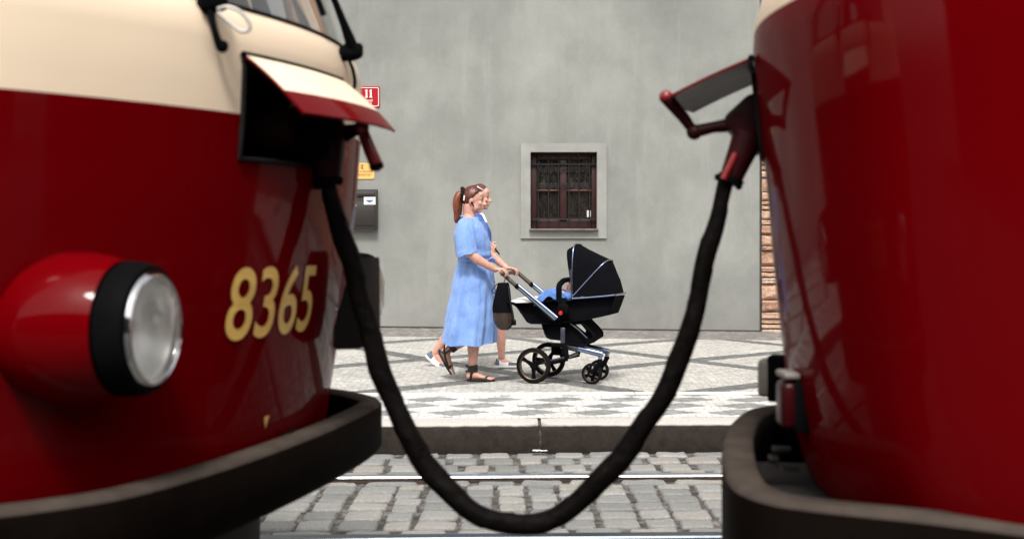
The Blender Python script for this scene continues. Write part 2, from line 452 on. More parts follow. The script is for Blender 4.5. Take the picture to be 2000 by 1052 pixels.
def text_mesh(s, extrude=.0, bold=0.0):
    cu = bpy.data.curves.new('t', 'FONT'); cu.body = s; cu.size = 1; cu.extrude = extrude; cu.offset = bold
    cu.resolution_u = 6
    o = bpy.data.objects.new('t', cu); COL.objects.link(o)
    dg = bpy.context.evaluated_depsgraph_get(); dg.update()
    me = bpy.data.meshes.new_from_object(o.evaluated_get(dg))
    bpy.data.objects.remove(o); bpy.data.curves.remove(cu)
    return me

def add_text(mb, s, m, origin, ax, ay, width, height, bold=.0, an=None, fit=None):
    """flat writing: box of width x height with its lower-left at origin"""
    me = text_mesh(s, 0, bold)
    xs = [v.co.x for v in me.vertices]; ys = [v.co.y for v in me.vertices]
    x0, x1, y0, y1 = min(xs), max(xs), min(ys), max(ys)
    vs = [Vector(origin) + Vector(ax) * ((v.co.x - x0) / (x1 - x0) * width) + Vector(ay) * ((v.co.y - y0) / (y1 - y0) * height) for v in me.vertices]
    mb.add(vs, [tuple(p.vertices) for p in me.polygons], m)
    bpy.data.meshes.remove(me)

def lerp(a, b, t): return a + (b - a) * t
def interp(tab, x):
    if x <= tab[0][0]: return tab[0][1]
    for (a, p), (b, q) in zip(tab, tab[1:]):
        if x <= b: return lerp(p, q, (x - a) / (b - a))
    return tab[-1][1]
def spline(pts, n):
    """Catmull-Rom through points (tuples of any length)"""
    P = [pts[0]] + list(pts) + [pts[-1]]; out = []
    for i in range(1, len(P) - 2):
        for k in range(n):
            t = k / n
            out.append(tuple(.5 * ((2 * b) + (c - a) * t + (2 * a - 5 * b + 4 * c - d) * t * t + (3 * b - a - 3 * c + d) * t ** 3)
                             for a, b, c, d in zip(P[i - 1], P[i], P[i + 1], P[i + 2])))
    out.append(tuple(pts[-1])); return out

X_, Y_, Z_ = Vector((1, 0, 0)), Vector((0, 1, 0)), Vector((0, 0, 1))
SH = .03                                   # the road edge runs very slightly away to the right

# ------------------------------------------------------------------ ground
def pave_z(x, d):
    return .18 + .012 * (d - 8) - .011 * x * min(max((d - 9) / 6.45, 0), 1)
mb = MB(); mb.add([(-60, -40, -.0165), (60, -40, -.0165), (60, 60, -.0165), (-60, 60, -.0165)], [(0, 1, 2, 3)], M['grout'])
obj('ground', mb.mesh('ground', 0), kind='structure')

# asphalt sheet added out of view on the viewer's side to darken reflections
mb = MB(); mb.add([(-60, -16.3, -.010), (60, -16.3, -.010), (60, 1.55, -.010), (-60, 1.55, -.010)], [(0, 1, 2, 3)], M['asphalt'])
obj('road', mb.mesh('road', 0), kind='structure')

# granite setts: rows across the track, long stretchers along the rails
def road_mesh():
    mb = MB(); tones = []
    def sett(x0, x1, d0, d1):
        nx, ny = 7, 6
        cx, cd = (x0 + x1) / 2, (d0 + d1) / 2; hx, hd = (x1 - x0) / 2, (d1 - d0) / 2
        seed = Vector((random.random() * 50, random.random() * 50, 0))
        tilt = (random.uniform(-.004, .004), random.uniform(-.005, .005)); h0 = random.uniform(-.004, .002)
        sk = random.uniform(-.16, .16)
        rows = []
        for j in range(ny + 1):
            row = []
            for i in range(nx + 1):
                a, b = 2 * i / nx - 1, 2 * j / ny - 1
                a = math.copysign(abs(a) ** .6, a); b = math.copysign(abs(b) ** .6, b)
                e = max(abs(a), abs(b)); rr = (abs(a) ** 9 + abs(b) ** 9) ** (1 / 9)
                k = e / rr if rr > 1e-6 else 1
                nz = noise.noise(seed + Vector((a * 1.6, b * 1.6, 0)))
                wob = 1 + .045 * noise.noise(seed + Vector((a * 2.2, b * 2.2, 5)))
                x = cx + hx * a * k * wob + sk * hx * b * .25; d = cd + hd * b * k * wob
                edge = max(0, e - .80) / .20
                z = h0 + tilt[0] * a + tilt[1] * b * .5 + .006 * nz - .013 * edge ** 2.2 - (.016 if e > .99 else 0)
                row.append((x, d + SH * x, z))
            rows.append(row)
        n0 = len(mb.f); mb.grid(rows, M['sett']); tones.extend([random.random()] * (len(mb.f) - n0))
    def row(d0, d1, w, gap, xa=-4.6, xb=4.6):
        x = xa + random.random() * w
        while x < xb:
            ww = w * random.uniform(.8, 1.2)
            g = gap * random.uniform(.5, 1.5)
            sett(x + g / 2, x + ww - g / 2, d0 + random.uniform(.002, .008), d1 - random.uniform(.002, .008))
            x += ww
    # between the rails: columns in step, thin joints between rows
    cols = []; x = -4.6
    while x < 4.6:
        ww = .195 * random.uniform(.82, 1.18); cols.append((x, x + ww)); x += ww
    row(5.745, 5.865, .30, .022)
    for (a, b) in cols:
        d = 5.865 + random.uniform(0, .02)
        while d < 6.92:
            dd = random.uniform(.165, .235)
            if d + dd > 6.86: dd = 6.93 - d
            g = random.uniform(.003, .013)
            sett(a + g / 2 + random.uniform(-.010, .010), b - g / 2 + random.uniform(-.010, .010), d + .006, d + dd - .006)
            d += dd
    row(6.93, 7.04, .30, .02)
    row(7.185, 7.33, .28, .015)
    for d0, d1 in ((7.33, 7.57), (7.57, 7.80)): row(d0, d1, .215, .016)
    row(7.80, 7.965, .25, .022)
    # nearer than the visible rail: the gap to the tram track
    for k in range(9):
        row(5.605 - .21 * (k + 1), 5.605 - .21 * k, .21, .024)
    mb.keep = True
    return mb.mesh('road', 60, tones)
obj('cobbled_road', road_mesh(), kind='structure')

# grooved tram rails of the far track
def rail(near, label):
    mb = MB(); n = 60
    prof = [(0, -.05), (0, .008), (.006, .016), (.082, .016), (.088, .008), (.089, -.03), (.118, -.03), (.119, -.002), (.132, -.001), (.134, -.05)]
    rows = []
    for i in range(n + 1):
        x = -14 + 28 * i / n
        r = []
        for (t, z) in prof:
            d = (5.622 + t) if near else (7.170 - t)
            r.append((x, d + SH * x, z))
        rows.append(r)
    fs = MB()
    nr, nc = len(rows), len(prof)
    for j in range(nc - 1):
        m = (M['railnear'] if near else M['railtop']) if j in (1, 2, 3) else M['railside']
        mb.grid([[r[j], r[j + 1]] for r in rows], m)
    return obj('tram_rail', mb.mesh('tram_rail', 30), base=(0, 5.65 if near else 7.14, 0), label=label, cat='rail')
M['railtop'] = mat('polished_rail_head', (.58, .60, .65), .38, 1.0, var=.12, vscale=20, bump=.04)
M['railnear'] = mat('blue_grey_rail_head', (.13, .155, .19), .35, 1.0, var=.12, vscale=20, bump=.04)  # same rail steel, with its darker blue-grey reflection put into the colour
M['railside'] = mat('rusty_rail_groove', (.045, .028, .022), .8, .2, var=.4, bump=.4)
rail(False, 'bright steel tram rail crossing the cobbles closest to the kerb')
rail(True, 'blue-grey steel tram rail at the bottom edge under the hanging cable')

# kerb: long granite blocks with one open joint in view
mb = MB()
for (a, b) in ((-16, -9.5), (-9.5, -6.2), (-6.2, -3.0), (-3.0, .175), (.197, 3.3), (3.32, 6.6), (6.62, 16)):
    n = max(2, int((b - a) / .12)); rows = []
    for i in range(n + 1):
        x = a + (b - a) * i / n
        e = .012 * (1 if i in (0, n) else 0)
        w = lambda k: .006 * noise.noise(Vector((x * 1.7, k * 3.1, 2))) + .003 * noise.noise(Vector((x * 9, k * 3.1, 7)))
        pr = [(8.0 + e + w(1), -.06), (7.985 + e + w(2), .02), (7.99 + e + w(3), .14 + w(4) * .5), (8.002 + e + w(3), .172 - e + w(4) * .4), (8.03 + e, .181 - e + w(5) * .4), (8.27, .183 - e * .3), (8.29, .1)]
        rows.append([(x, d + SH * x, z) for d, z in pr])
    mb.grid(rows, M['kerb'], capa=True, capb=True)
mb.box((.185, 8.165, .08), (.06, .23, .176), M['grout'])
obj('kerb', mb.mesh('kerb', 50), kind='structure')

# pavement sheet: gently rising to the wall
rows = []
nx, ny = 60, 40
for j in range(ny + 1):
    row = []
    for i in range(nx + 1):
        x = -16 + 32 * i / nx; d0 = 8.285 + SH * x; d = d0 + (15.6 - d0) * j / ny
        row.append((x, d, pave_z(x, d) - .002 + .003 * noise.noise(Vector((x * 2, d * 2, 0)))))
    rows.append(row)
mb = MB(); mb.grid(rows, M['pavement']); obj('pavement', mb.mesh('pavement', 60), kind='structure')
# pale stone strip dividing the two mosaics
mb = MB()
x = -12.0
random.seed(21)
while x < 12:
    L = random.uniform(.9, 1.3)
    n = 8; rr = []
    for i in range(n + 1):
        xx = x + .004 + (L - .008) * i / n; d = 9.40 + SH * xx
        rr.append([(xx, d, pave_z(xx, d) - .02), (xx, d + .002, pave_z(xx, d) + .004), (xx, d + .012, pave_z(xx, d) + .007), (xx, d + .10, pave_z(xx, d + .1) + .007), (xx, d + .112, pave_z(xx, d + .1) - .02)])
    mb.grid(rr, M['palestone'], capa=True, capb=True); x += L
obj('paving_border', mb.mesh('paving_border', 40), kind='structure')

# scrap of paper lying at the foot of the kerb
mb = MB(); random.seed(3)
rows = []
for j in range(3):
    rows.append([W(1040 + 28 * i / 6 + random.uniform(-1, 1), 882.5 - j * 1.0, 7.86 + .03 * j) + Vector((0, 0, .006 + .005 * random.random())) for i in range(7)])
mb.grid(rows, M['whitecloth'])
me = mb.mesh('paper_scrap', 60)
obj('paper_scrap', me, base=W(1052, 884, 7.88), label='white scrap of paper lying at the foot of the kerb', cat='litter')

# ------------------------------------------------------------------ grey building
WY = 15.45
gb = thing('grey_building', 'grey rendered building with one small barred window facing the pavement', 'building', (-3, WY, .2))
x0, x1, zt = -16.0, 3.183, 9.0
wx0, wx1, wz0, wz1 = .237, 1.091, 1.551, 2.537
rev = .30
def wall_front():
    mb = MB()
    xs = [x0 + (wx0 - x0) * i / 30 for i in range(31)] + [wx0 + (wx1 - wx0) * i / 4 for i in range(1, 5)] + [wx1 + (x1 - .012 - wx1) * i / 8 for i in range(1, 9)]
    zs = [0 + wz0 * i / 6 for i in range(7)] + [wz0 + (wz1 - wz0) * i / 4 for i in range(1, 5)] + [wz1 + (zt - wz1) * i / 14 for i in range(1, 15)]
    for i in range(len(xs) - 1):
        for j in range(len(zs) - 1):
            if xs[i] >= wx0 - 1e-6 and xs[i + 1] <= wx1 + 1e-6 and zs[j] >= wz0 - 1e-6 and zs[j + 1] <= wz1 + 1e-6: continue
            w = lambda x, z: WY + .006 * noise.noise(Vector((x * 1.2, z * 1.2, 0)))
            q = [(xs[i], zs[j]), (xs[i + 1], zs[j]), (xs[i + 1], zs[j + 1]), (xs[i], zs[j + 1])]
            mb.add([(a, WY, b) for a, b in q], [(0, 1, 2, 3)], M['wall'])
    # rounded right corner, side, back, left, reveal
    mb.add([(x1 - .012, WY, 0), (x1, WY + .012, 0), (x1, WY + .012, zt), (x1 - .012, WY, zt)], [(0, 1, 2, 3)], M['wall'])
    mb.add([(x1, WY + .012, 0), (x1, WY + 7, 0), (x1, WY + 7, zt), (x1, WY + .012, zt)], [(0, 1, 2, 3)], M['wall'])
    mb.add([(x0, WY, 0), (x0, WY + 7, 0), (x0, WY + 7, zt), (x0, WY, zt)], [(3, 2, 1, 0)], M['wall'])
    mb.add([(x0, WY + 7, 0), (x1, WY + 7, 0), (x1, WY + 7, zt), (x0, WY + 7, zt)], [(3, 2, 1, 0)], M['wall'])
    a = [(wx0, wz0), (wx1, wz0), (wx1, wz1), (wx0, wz1)]
    for i in range(4):
        p, q = a[i], a[(i + 1) % 4]
        mb.add([(p[0], WY, p[1]), (q[0], WY, q[1]), (q[0], WY + rev, q[1]), (p[0], WY + rev, p[1])], [(0, 1, 2, 3)], M['surround'])
    mb.keep = True
    return mb.mesh('wall', 30)
obj('wall', wall_front(), gb)
mb = MB()
mb.prism([(x0 - .3, WY - .45, zt), (x0 - .3, WY + 7.4, zt), (x0 - .3, WY + 3.5, zt + 3)], (x1 - x0 + .3, 0, 0), M['roofdark'])
obj('roof', mb.mesh('roof', 0), gb)
# open joint between wall and paving
mb = MB(); n = 40
mb.grid([[(x, WY - .004, pave_z(x, WY) - .02), (x, WY - .006, pave_z(x, WY) + .010 + .012 * noise.noise(Vector((x * 3, 0, 0)))), (x, WY + .002, pave_z(x, WY) + .022)] for x in [x0 + (x1 - x0) * i / 160 for i in range(161)]], M['mortar'])
obj('foot_joint', mb.mesh('foot_joint', 0), gb)
# raised plaster band round the window
sx0, sx1, sz0, sz1 = .112, 1.213, 1.430, 2.650
mb = MB()
for (a, b, c, d) in ((sx0, sx1, wz1, sz1), (sx0, sx1, sz0, wz0 - .02), (sx0, wx0, wz0 - .02, wz1), (wx1, sx1, wz0 - .02, wz1)):
    mb.box(((a + b) / 2, WY - .012, (c + d) / 2), (b - a, .028, d - c), M['surround'])
win = obj('window_surround', mb.mesh('window_surround', 0), gb)
# window: frame, panes, grille, sill
fy = WY + .16
mb = MB()
jw = .085
for (a, b, c, d, yy) in ((wx0, wx0 + jw, wz0, wz1, fy), (wx1 - jw * .75, wx1, wz0, wz1, fy), (wx0 + jw, wx1 - jw * .75, wz0, wz0 + .105, fy), (wx0 + jw, wx1 - jw * .75, wz1 - .09, wz1, fy),
                     ((wx0 + wx1) / 2 - .045, (wx0 + wx1) / 2 + .045, wz0 + .105, wz1 - .09, fy - .012)):
    mb.box(((a + b) / 2, yy, (c + d) / 2), (b - a - .002, .07, d - c - .002), M['wood'], bevel=.008)
wf = obj('window_frame', mb.mesh('window_frame', 40), gb)
mb = MB()
zb = wz0 + (885 - 520) / 4.78 / 152.1
for (a, b) in ((wx0 + jw + .001, (wx0 + wx1) / 2 - .046), ((wx0 + wx1) / 2 + .046, wx1 - jw * .75 - .001)):
    for zz_ in (zb, wz0 + .118):
        mb = MB(); mb.box(((a + b) / 2, fy + .005, zz_), (b - a, .05, .022), M['woodlight'], bevel=.005)
        obj('glazing_bar', mb.mesh('glazing_bar', 40), wf)
mid = (wx0 + wx1) / 2
for (a, b) in ((wx0 + jw, mid - .045), (mid + .045, wx1 - jw * .75)):
    for (c, d) in ((wz0 + .105, zb - .012), (zb + .012, wz1 - .09)):
        mb = MB(); mb.add([(a, fy + .02, c), (b, fy + .02, c), (b, fy + .02, d), (a, fy + .02, d)], [(0, 1, 2, 3)], M['pane'])
        mb.keep = True
        obj('window_pane', mb.mesh('window_pane', 0), wf)
mb = MB()
for k in range(6):
    x = wx0 + .10 + (wx1 - wx0 - .19) * k / 5
    mb.tube([(x, WY + .09, wz0 + .01), (x, WY + .09, wz1 - .01)], .0085, M['iron'], 8)
for z in (wz0 + .13, wz1 - .15): mb.box((mid, WY + .09, z), (wx1 - wx0 - .01, .012, .022), M['iron'])
for k in range(5):                                             # scrolls between the bars
    xa = wx0 + .10 + (wx1 - wx0 - .19) * (k + .5) / 5
    for s in (-1, 1):
        for zc in (zb + .06, wz1 - .22):
            pts = []
            for i in range(26):
                t = i / 25; r = .036 * (1 - .8 * t); a = s * (R(-90) + t * R(540))
                pts.append((xa + s * .031 + r * math.cos(a) - s * .036 * 0, WY + .09, zc + r * math.sin(a)))
            mb.tube(pts, .0045, M['iron'], 6)
obj('window_grille', mb.mesh('window_grille', 40), gb)
mb = MB(); mb.box((mid, WY + .03, wz0 - .008), (wx1 - wx0 + .03, .24, .022), M['sill'], bevel=.004)
obj('window_sill', mb.mesh('window_sill', 30), gb)
mb = MB(); cx, cz = 1.0 + (720 - 0) / 4.78 / 152.1 - 1.0, 0
p = W(1000 + 718 / 4.78, 260 + 752 / 4.78, fy - .0)
mb.box((p.x, fy + .012, p.z), (.05, .006, .085), M['white'])
obj('paper_card', mb.mesh('paper_card', 0), base=(p.x, fy + .012, p.z - .04), label='small white card behind the lower right pane of the barred window', cat='card')

# house number plate
def rounded(w, h, r, n=5):
    out = []
    for (cx, cz, a0) in ((w / 2 - r, h / 2 - r, 0), (-w / 2 + r, h / 2 - r, 90), (-w / 2 + r, -h / 2 + r, 180), (w / 2 - r, -h / 2 + r, 270)):
        for i in range(n + 1):
            a = R(a0 + 90 * i / n); out.append((cx + r * math.cos(a), cz + r * math.sin(a)))
    return out
nx0, nx1, nz0, nz1 = -2.115, -1.695, 3.108, 3.378
nc = Vector(((nx0 + nx1) / 2, WY - .012, (nz0 + nz1) / 2))
hn = thing('house_number_sign', 'red enamel house number sign with white 11 high on the grey wall', 'sign', (nc.x, WY, nz0))
mb = MB()
w, h = nx1 - nx0, nz1 - nz0
pl = lambda q, y: [(nc.x + a, y, nc.z + b) for a, b in q]
mb.prism(pl(rounded(w, h, .018), WY - .014), (0, .013, 0), M['signred'])
obj('plate', mb.mesh('plate', 30), hn)
mb = MB()
o_, i_ = rounded(w - .026, h - .026, .022), rounded(w - .044, h - .044, .016)
mb.grid([pl(o_, WY - .0165), pl(i_, WY - .0165)], M['signwhite'], close_u=True)
obj('border', mb.mesh('border', 0), hn)
mb = MB()
def digit1(x, z, hh):
    s = hh / 10
    P = [(1.0, 0), (4.6, 0), (4.6, 1.3), (3.9, 1.5), (3.9, 10), (2.6, 10), (.7, 8.6), (.7, 7.6), (1.7, 8.0), (1.7, 1.5), (1.0, 1.3)]
    mb.add([(x + a * s * .92, WY - .0165, z + b * s) for a, b in P], [tuple(range(len(P)))], M['signwhite'])
e = W(719.5, 191.5, WY)
digit1(-1.893, 3.233, .104); digit1(-1.838, 3.233, .104)
add_text(mb, 'náměstí', M['signwhite'], (-2.05, WY - .0165, 3.181), X_, Z_, .265, .036, .01)
add_text(mb, 'PRAHA 1', M['signwhite'], (-2.01, WY - .0165, 3.143), X_, Z_, .205, .030, .012)
obj('lettering', mb.mesh('lettering', 0), hn)

# small yellow notice
yc = ((-2.16 - 1.765) / 2, (2.19 + 2.40) / 2)
ys = thing('yellow_notice', 'small yellow notice plate between the red number sign and black letterbox', 'sign', (yc[0], WY, 2.19))
mb = MB(); mb.prism([(yc[0] + a, WY - .010, yc[1] + b) for a, b in rounded(.39, .205, .008)], (0, .009, 0), M['signyellow'])
obj('plate', mb.mesh('plate', 30), ys)
mb = MB(); yy = WY - .0125
add_text(mb, 'OBJEKT JE STŘEŽEN', M['signbrown'], (-2.13, yy, 2.275), X_, Z_, .33, .026)
add_text(mb, 'NONSTOP', M['signbrown'], (-2.00, yy, 2.232), X_, Z_, .19, .026)
obj('lettering', mb.mesh('lettering', 0), ys); mb = MB()
cxm = W(708, 0, WY).x
mb.add([(cxm - .022, yy, 2.372), (cxm + .022, yy, 2.372), (cxm + .022, yy, 2.362), (cxm - .022, yy, 2.362)], [(0, 1, 2, 3)], M['signbrown'])
mb.add([(cxm - .006, yy, 2.362), (cxm + .006, yy, 2.362), (cxm + .006, yy, 2.332), (cxm - .006, yy, 2.332)], [(0, 1, 2, 3)], M['signbrown'])
mb.add([(cxm - .026, yy, 2.338), (cxm + .018, yy, 2.326), (cxm + .014, yy, 2.316), (cxm - .028, yy, 2.328)], [(0, 1, 2, 3)], M['signbrown'])
obj('emblem', mb.mesh('emblem', 0), ys)
for (a, b) in ((-1.776, 2.203), (-1.776, 2.388), (-2.148, 2.203), (-2.148, 2.388)):
    mb = MB(); mb.ball((a, yy, b), .005, M['signbrown'], n=8, h=6); obj('screw', mb.mesh('screw', 40), ys)

# letterbox
lb = thing('letterbox', 'black metal letterbox with a white sticker on the grey wall', 'letterbox', (-1.95, WY, 1.545))
lx0, lx1, lz0, lz1 = -2.19, -1.722, 1.545, 2.057
mb = MB(); mb.box(((lx0 + lx1) / 2, WY - .055, (lz0 + lz1) / 2), (lx1 - lx0, .108, lz1 - lz0), M['boxblack'], bevel=.006)
mb.box(((lx0 + lx1) / 2, WY - .113, lz0 + .20), (lx1 - lx0 - .06, .012, .30), M['boxblack'], bevel=.004)
obj('body', mb.mesh('body', 30), lb)
mb = MB(); mb.box(((lx0 + lx1) / 2 + .002, WY - .117, lz1 - .065), (lx1 - lx0 - .06, .03, .05), M['boxblack'], bevel=.006)
obj('flap', mb.mesh('flap', 30), lb)
sx = W(722, 392, WY - .12)
mb = MB(); mb.box((sx.x, WY - .120, sx.z), (.148, .003, .098), M['white'])
zz = WY - .1225
mb.add([(sx.x - .052, zz, sx.z + .008), (sx.x + .052, zz, sx.z + .008), (sx.x + .025, zz, sx.z - .014), (sx.x, zz, sx.z - .024), (sx.x - .025, zz, sx.z - .014)], [(4, 3, 2, 1, 0)], M['blueenamel'])
for dz in (.034, .024, -.036): mb.add([(sx.x - .055, zz, sx.z + dz), (sx.x + .055, zz, sx.z + dz), (sx.x + .055, zz, sx.z + dz - .004), (sx.x - .055, zz, sx.z + dz - .004)], [(0, 1, 2, 3)], M['grey'])
obj('sticker', mb.mesh('sticker', 0), lb)
mb = MB(); p = W(694, 402, WY - .13); mb.lathe((p.x, WY - .105, p.z), (0, -1, 0), [(0, .014), (.02, .014), (.022, .010)], M['steel'], 16, capb=True)
obj('lock', mb.mesh('lock', 40), lb)

# ------------------------------------------------------------------ sandstone building beyond the wall edge
sb = thing('stone_building', 'building of rough tan stone blocks beside the end of the grey wall', 'building', (6.5, WY, .15))
mb = MB(); tones = []; random.seed(11)
z = .04
bx0 = x1 + .022
while z < 6.0:
    hh = random.choice((.065, .085, .10, .12, .15, .19)) * random.uniform(.9, 1.1)
    x = bx0
    while x < 5.2:
        ww = random.uniform(.18, .5)
        n0 = len(mb.f)
        rows = []; sd = Vector((random.random() * 90, random.random() * 90, 0)); out = random.uniform(-.012, .02)
        for j in range(6):
            r = []
            for i in range(8):
                a, b = 2 * i / 7 - 1, 2 * j / 5 - 1
                e = max(abs(a), abs(b))
                xx = x + ww / 2 + a * (ww / 2 - .007) + .007 * noise.noise(sd + Vector((b * 2, a, 3)))
                zz_ = z + hh / 2 + b * (hh / 2 - .006) + .005 * noise.noise(sd + Vector((a * 2, b, 9)))
                y = WY - .012 - out - .014 * noise.noise(sd + Vector((a * 1.7, b * 1.7, 0))) + (.03 if e > .99 else 0)
                r.append((xx, y, zz_))
            rows.append(r)
        mb.grid(rows, M['rockbrick']); tones += [random.random()] * (len(mb.f) - n0)
        x += ww
    z += hh
n0 = len(mb.f)
mb.add([(bx0 - .018, WY + .03, 0), (11, WY + .03, 0), (11, WY + .03, 9.5), (bx0 - .018, WY + .03, 9.5)], [(0, 1, 2, 3)], M['mortar'])
mb.add([(5.2, WY - .01, 0), (11, WY - .01, 0), (11, WY - .01, 9.5), (5.2, WY - .01, 9.5)], [(0, 1, 2, 3)], M['rockbrick'])
mb.add([(bx0, WY + .02, 6.0), (5.2, WY + .02, 6.0), (5.2, WY + .02, 9.5), (bx0, WY + .02, 9.5)], [(0, 1, 2, 3)], M['rockbrick'])
mb.add([(11, WY - .01, 0), (11, WY + 7, 0), (11, WY + 7, 9.5), (11, WY - .01, 9.5)], [(0, 1, 2, 3)], M['rockbrick'])
tones += [.4] * (len(mb.f) - n0); mb.keep = True
obj('wall', mb.mesh('wall', 40, tones), sb)
mb = MB(); mb.prism([(bx0, WY - .4, 9.5), (bx0, WY + 7.4, 9.5), (bx0, WY + 3.5, 12)], (7.9, 0, 0), M['roofdark'])
obj('roof', mb.mesh('roof', 0), sb)

# ------------------------------------------------------------------ trams
class Tram:
    def __init__(s, O, yaw, front, vc, u0, k, tuck, belt, zw, hatch, rear):
        """front: +1 faces right, -1 faces left; u outward from the end of the car, v away from the viewer"""
        s.O = Vector((O[0], O[1], 0))
        s.v = Vector((math.sin(R(yaw)), math.cos(R(yaw)), 0))
        s.u = Vector((math.cos(R(yaw)), -math.sin(R(yaw)), 0)) * front
        s.vc, s.u0, s.k, s.tuck, s.belt, s.zw, s.hatch, s.rear = vc, u0, k, tuck, belt, zw, hatch, rear
    def L(s, u, v, z): return s.O + s.u * u + s.v * v + Z_ * z
    def plan(s, v):
        t = v - s.vc; a = abs(t)
        return s.u0 - s.k * t * t - .55 * max(0, t - .5) ** 2 - 1.3 * max(0, a - .95) ** 2 - (3.5 if s.rear else 0) * max(0, -t - .62) ** 2
    def S(s, v, z, off=0.0):
        """a point of the bodywork (off metres proud of it)"""
        u = s.plan(v) - interp(s.tuck, z)
        if off:
            e = .01; g = (s.plan(v + e) - s.plan(v - e)) / (2 * e)
            n = Vector((1, -g)).normalized()
            return s.L(u + n.x * off, v + n.y * off, z)
        return s.L(u, v, z)
    def nrm(s, v):
        e = .01; g = (s.plan(v + e) - s.plan(v - e)) / (2 * e)
        return (s.u - s.v * g).normalized()
    def hit(s, px, py, off=0.0):
        best = None
        v = s.vc - 1.2
        while v < s.vc + .35:
            z = 1.5
            for _ in range(6):
                p = s.S(v, z, off); z = CAMZ + (HZ - py) * p.y / F
            e = abs(1000 + F * p.x / p.y - px)
            if best is None or e < best[0] - .3: best = (e, v, z)
            v += .01
        return best[1], best[2]
    def body(s, root, zs):
        vs = sorted(set([round(s.vc - 1.25 + 2.5 * i / 50, 4) for i in range(51)] + list(s.hatch[:2]) + [s.vc - .98, s.vc + .98]))
        zs = sorted(set(zs))
        ringp = []
        side = [1.2, 2.4, 3.8, 5.2, 6.5]
        mb = MB()
        ue = s.plan(s.vc - 1.25)
        ue2 = s.plan(s.vc + 1.25)
        def ring(z):
            tk = interp(s.tuck, z)
            kx = 1 - max(0, tk - .1) * .35
            out = [('b', s.L(ue - d - tk * .3, s.vc - 1.25 * kx, z)) for d in reversed(side)]
            for v in vs:
                out.append((v, s.L(s.plan(v) - tk, s.vc + (v - s.vc) * kx, z)))
            out += [('b', s.L(ue2 - d - tk * .3, s.vc + 1.25 * kx, z)) for d in side]
            return out
        rings = [ring(z) for z in zs]
        for i in range(len(zs) - 1):
            z0, z1 = zs[i], zs[i + 1]; zm = (z0 + z1) / 2
            for j in range(len(rings[i]) - 1):
                a, b = rings[i][j], rings[i][j + 1]
                num = a[0] != 'b' and b[0] != 'b'
                if num:
                    vm = (a[0] + b[0]) / 2
                    if s.hatch[0] < vm < s.hatch[1] and s.hatch[2] < zm < s.hatch[3]: continue
                    if abs(vm - s.vc) < .98 and s.zw < zm < 2.58: continue
                elif s.zw + .02 < zm < 2.5 and (j % 2 == 0): continue
                m = M['red'] if zm < s.belt else M['cream']
                q = [a[1], b[1], rings[i + 1][j + 1][1], rings[i + 1][j][1]]
                mb.add(q, [(0, 1, 2, 3)], m)
        top = [p for _, p in rings[-1]]
        mb.add(top, [tuple(range(len(top)))], M['cream'])
        for i in range(len(zs) - 1):                     # end wall far down the car
            q = [rings[i][0][1], rings[i][-1][1], rings[i + 1][-1][1], rings[i + 1][0][1]]
            mb.add(q, [(0, 1, 2, 3)], M['red'] if zs[i] < s.belt else M['cream'])
        me = mb.mesh('body', 0)
        bm = bmesh.new(); bm.from_mesh(me)
        bmesh.ops.remove_doubles(bm, verts=bm.verts[:], dist=.0008); bmesh.ops.recalc_face_normals(bm, faces=bm.faces[:])
        bm.to_mesh(me); bm.free(); me.shade_smooth(); me.set_sharp_from_angle(angle=R(40))
        b = obj('body', me, root)
        # interior floor so that one does not look straight through
        mb = MB(); mb.prism([s.L(ue - 6.4, s.vc - 1.2, .9), s.L(-.55, s.vc - .9, .9), s.L(-.55, s.vc + .9, .9), s.L(ue - 6.4, s.vc + 1.2, .9)], (0, 0, .06), M['chassis'])
        obj('cab_floor', mb.mesh('cab_floor', 0), root)
        return b
    def glass(s, root):
        mb = MB(); rows = []
        for i in range(9):
            z = s.zw + .004 + (2.575 - s.zw) * i / 8
            rows.append([s.S(s.vc + 1.0 * (-1 + 2 * j / 30), z, -.004) for j in range(31)])
        mb.grid(rows, M['windscreen'])
        g = obj('windscreen', mb.mesh('windscreen', 60), root)
        mb = MB()
        mb.tube([s.S(s.vc + .99 * (-1 + 2 * j / 40), s.zw, .001) for j in range(41)], .0055, M['black'], 8)
        obj('window_seal', mb.mesh('window_seal', 60), g)
    def bumper(s, root, pts, zt, h, width, body_pts=None):
        P = spline(pts, 6); rows = []
        n = len(P)
        for i in range(n):
            a = Vector(P[max(i - 1, 0)]); b = Vector(P[min(i + 1, n - 1)]); t = (b - a).normalized(); nr = Vector((t.y, -t.x))
            o = Vector(P[i])
            pr = [(0, -.012), (0, -h + .02), (-.015, -h), (-width + .01, -h), (-width, -h + .01), (-width, -.008), (-width + .008, 0), (-.012, 0)]
            rows.append([s.L(*(o + nr * q[0]), zt + q[1]) for q in pr])
        mb = MB(); nc = len(rows[0])
        for j in range(nc):
            mb.grid([[r[j], r[(j + 1) % nc]] for r in rows], M['rubberlit'] if j in (5, 6, 7) else M['rubber'])
        mb.add(rows[0], [tuple(range(nc))], M['rubber']); mb.add(rows[-1], [tuple(range(nc))], M['rubber'])
        me = mb.mesh('bumper', 0)
        bm = bmesh.new(); bm.from_mesh(me); bmesh.ops.remove_doubles(bm, verts=bm.verts[:], dist=.0004); bmesh.ops.recalc_face_normals(bm, faces=bm.faces[:]); bm.to_mesh(me); bm.free()
        me.shade_smooth(); me.set_sharp_from_angle(angle=R(50))
        return obj('bumper', me, root)
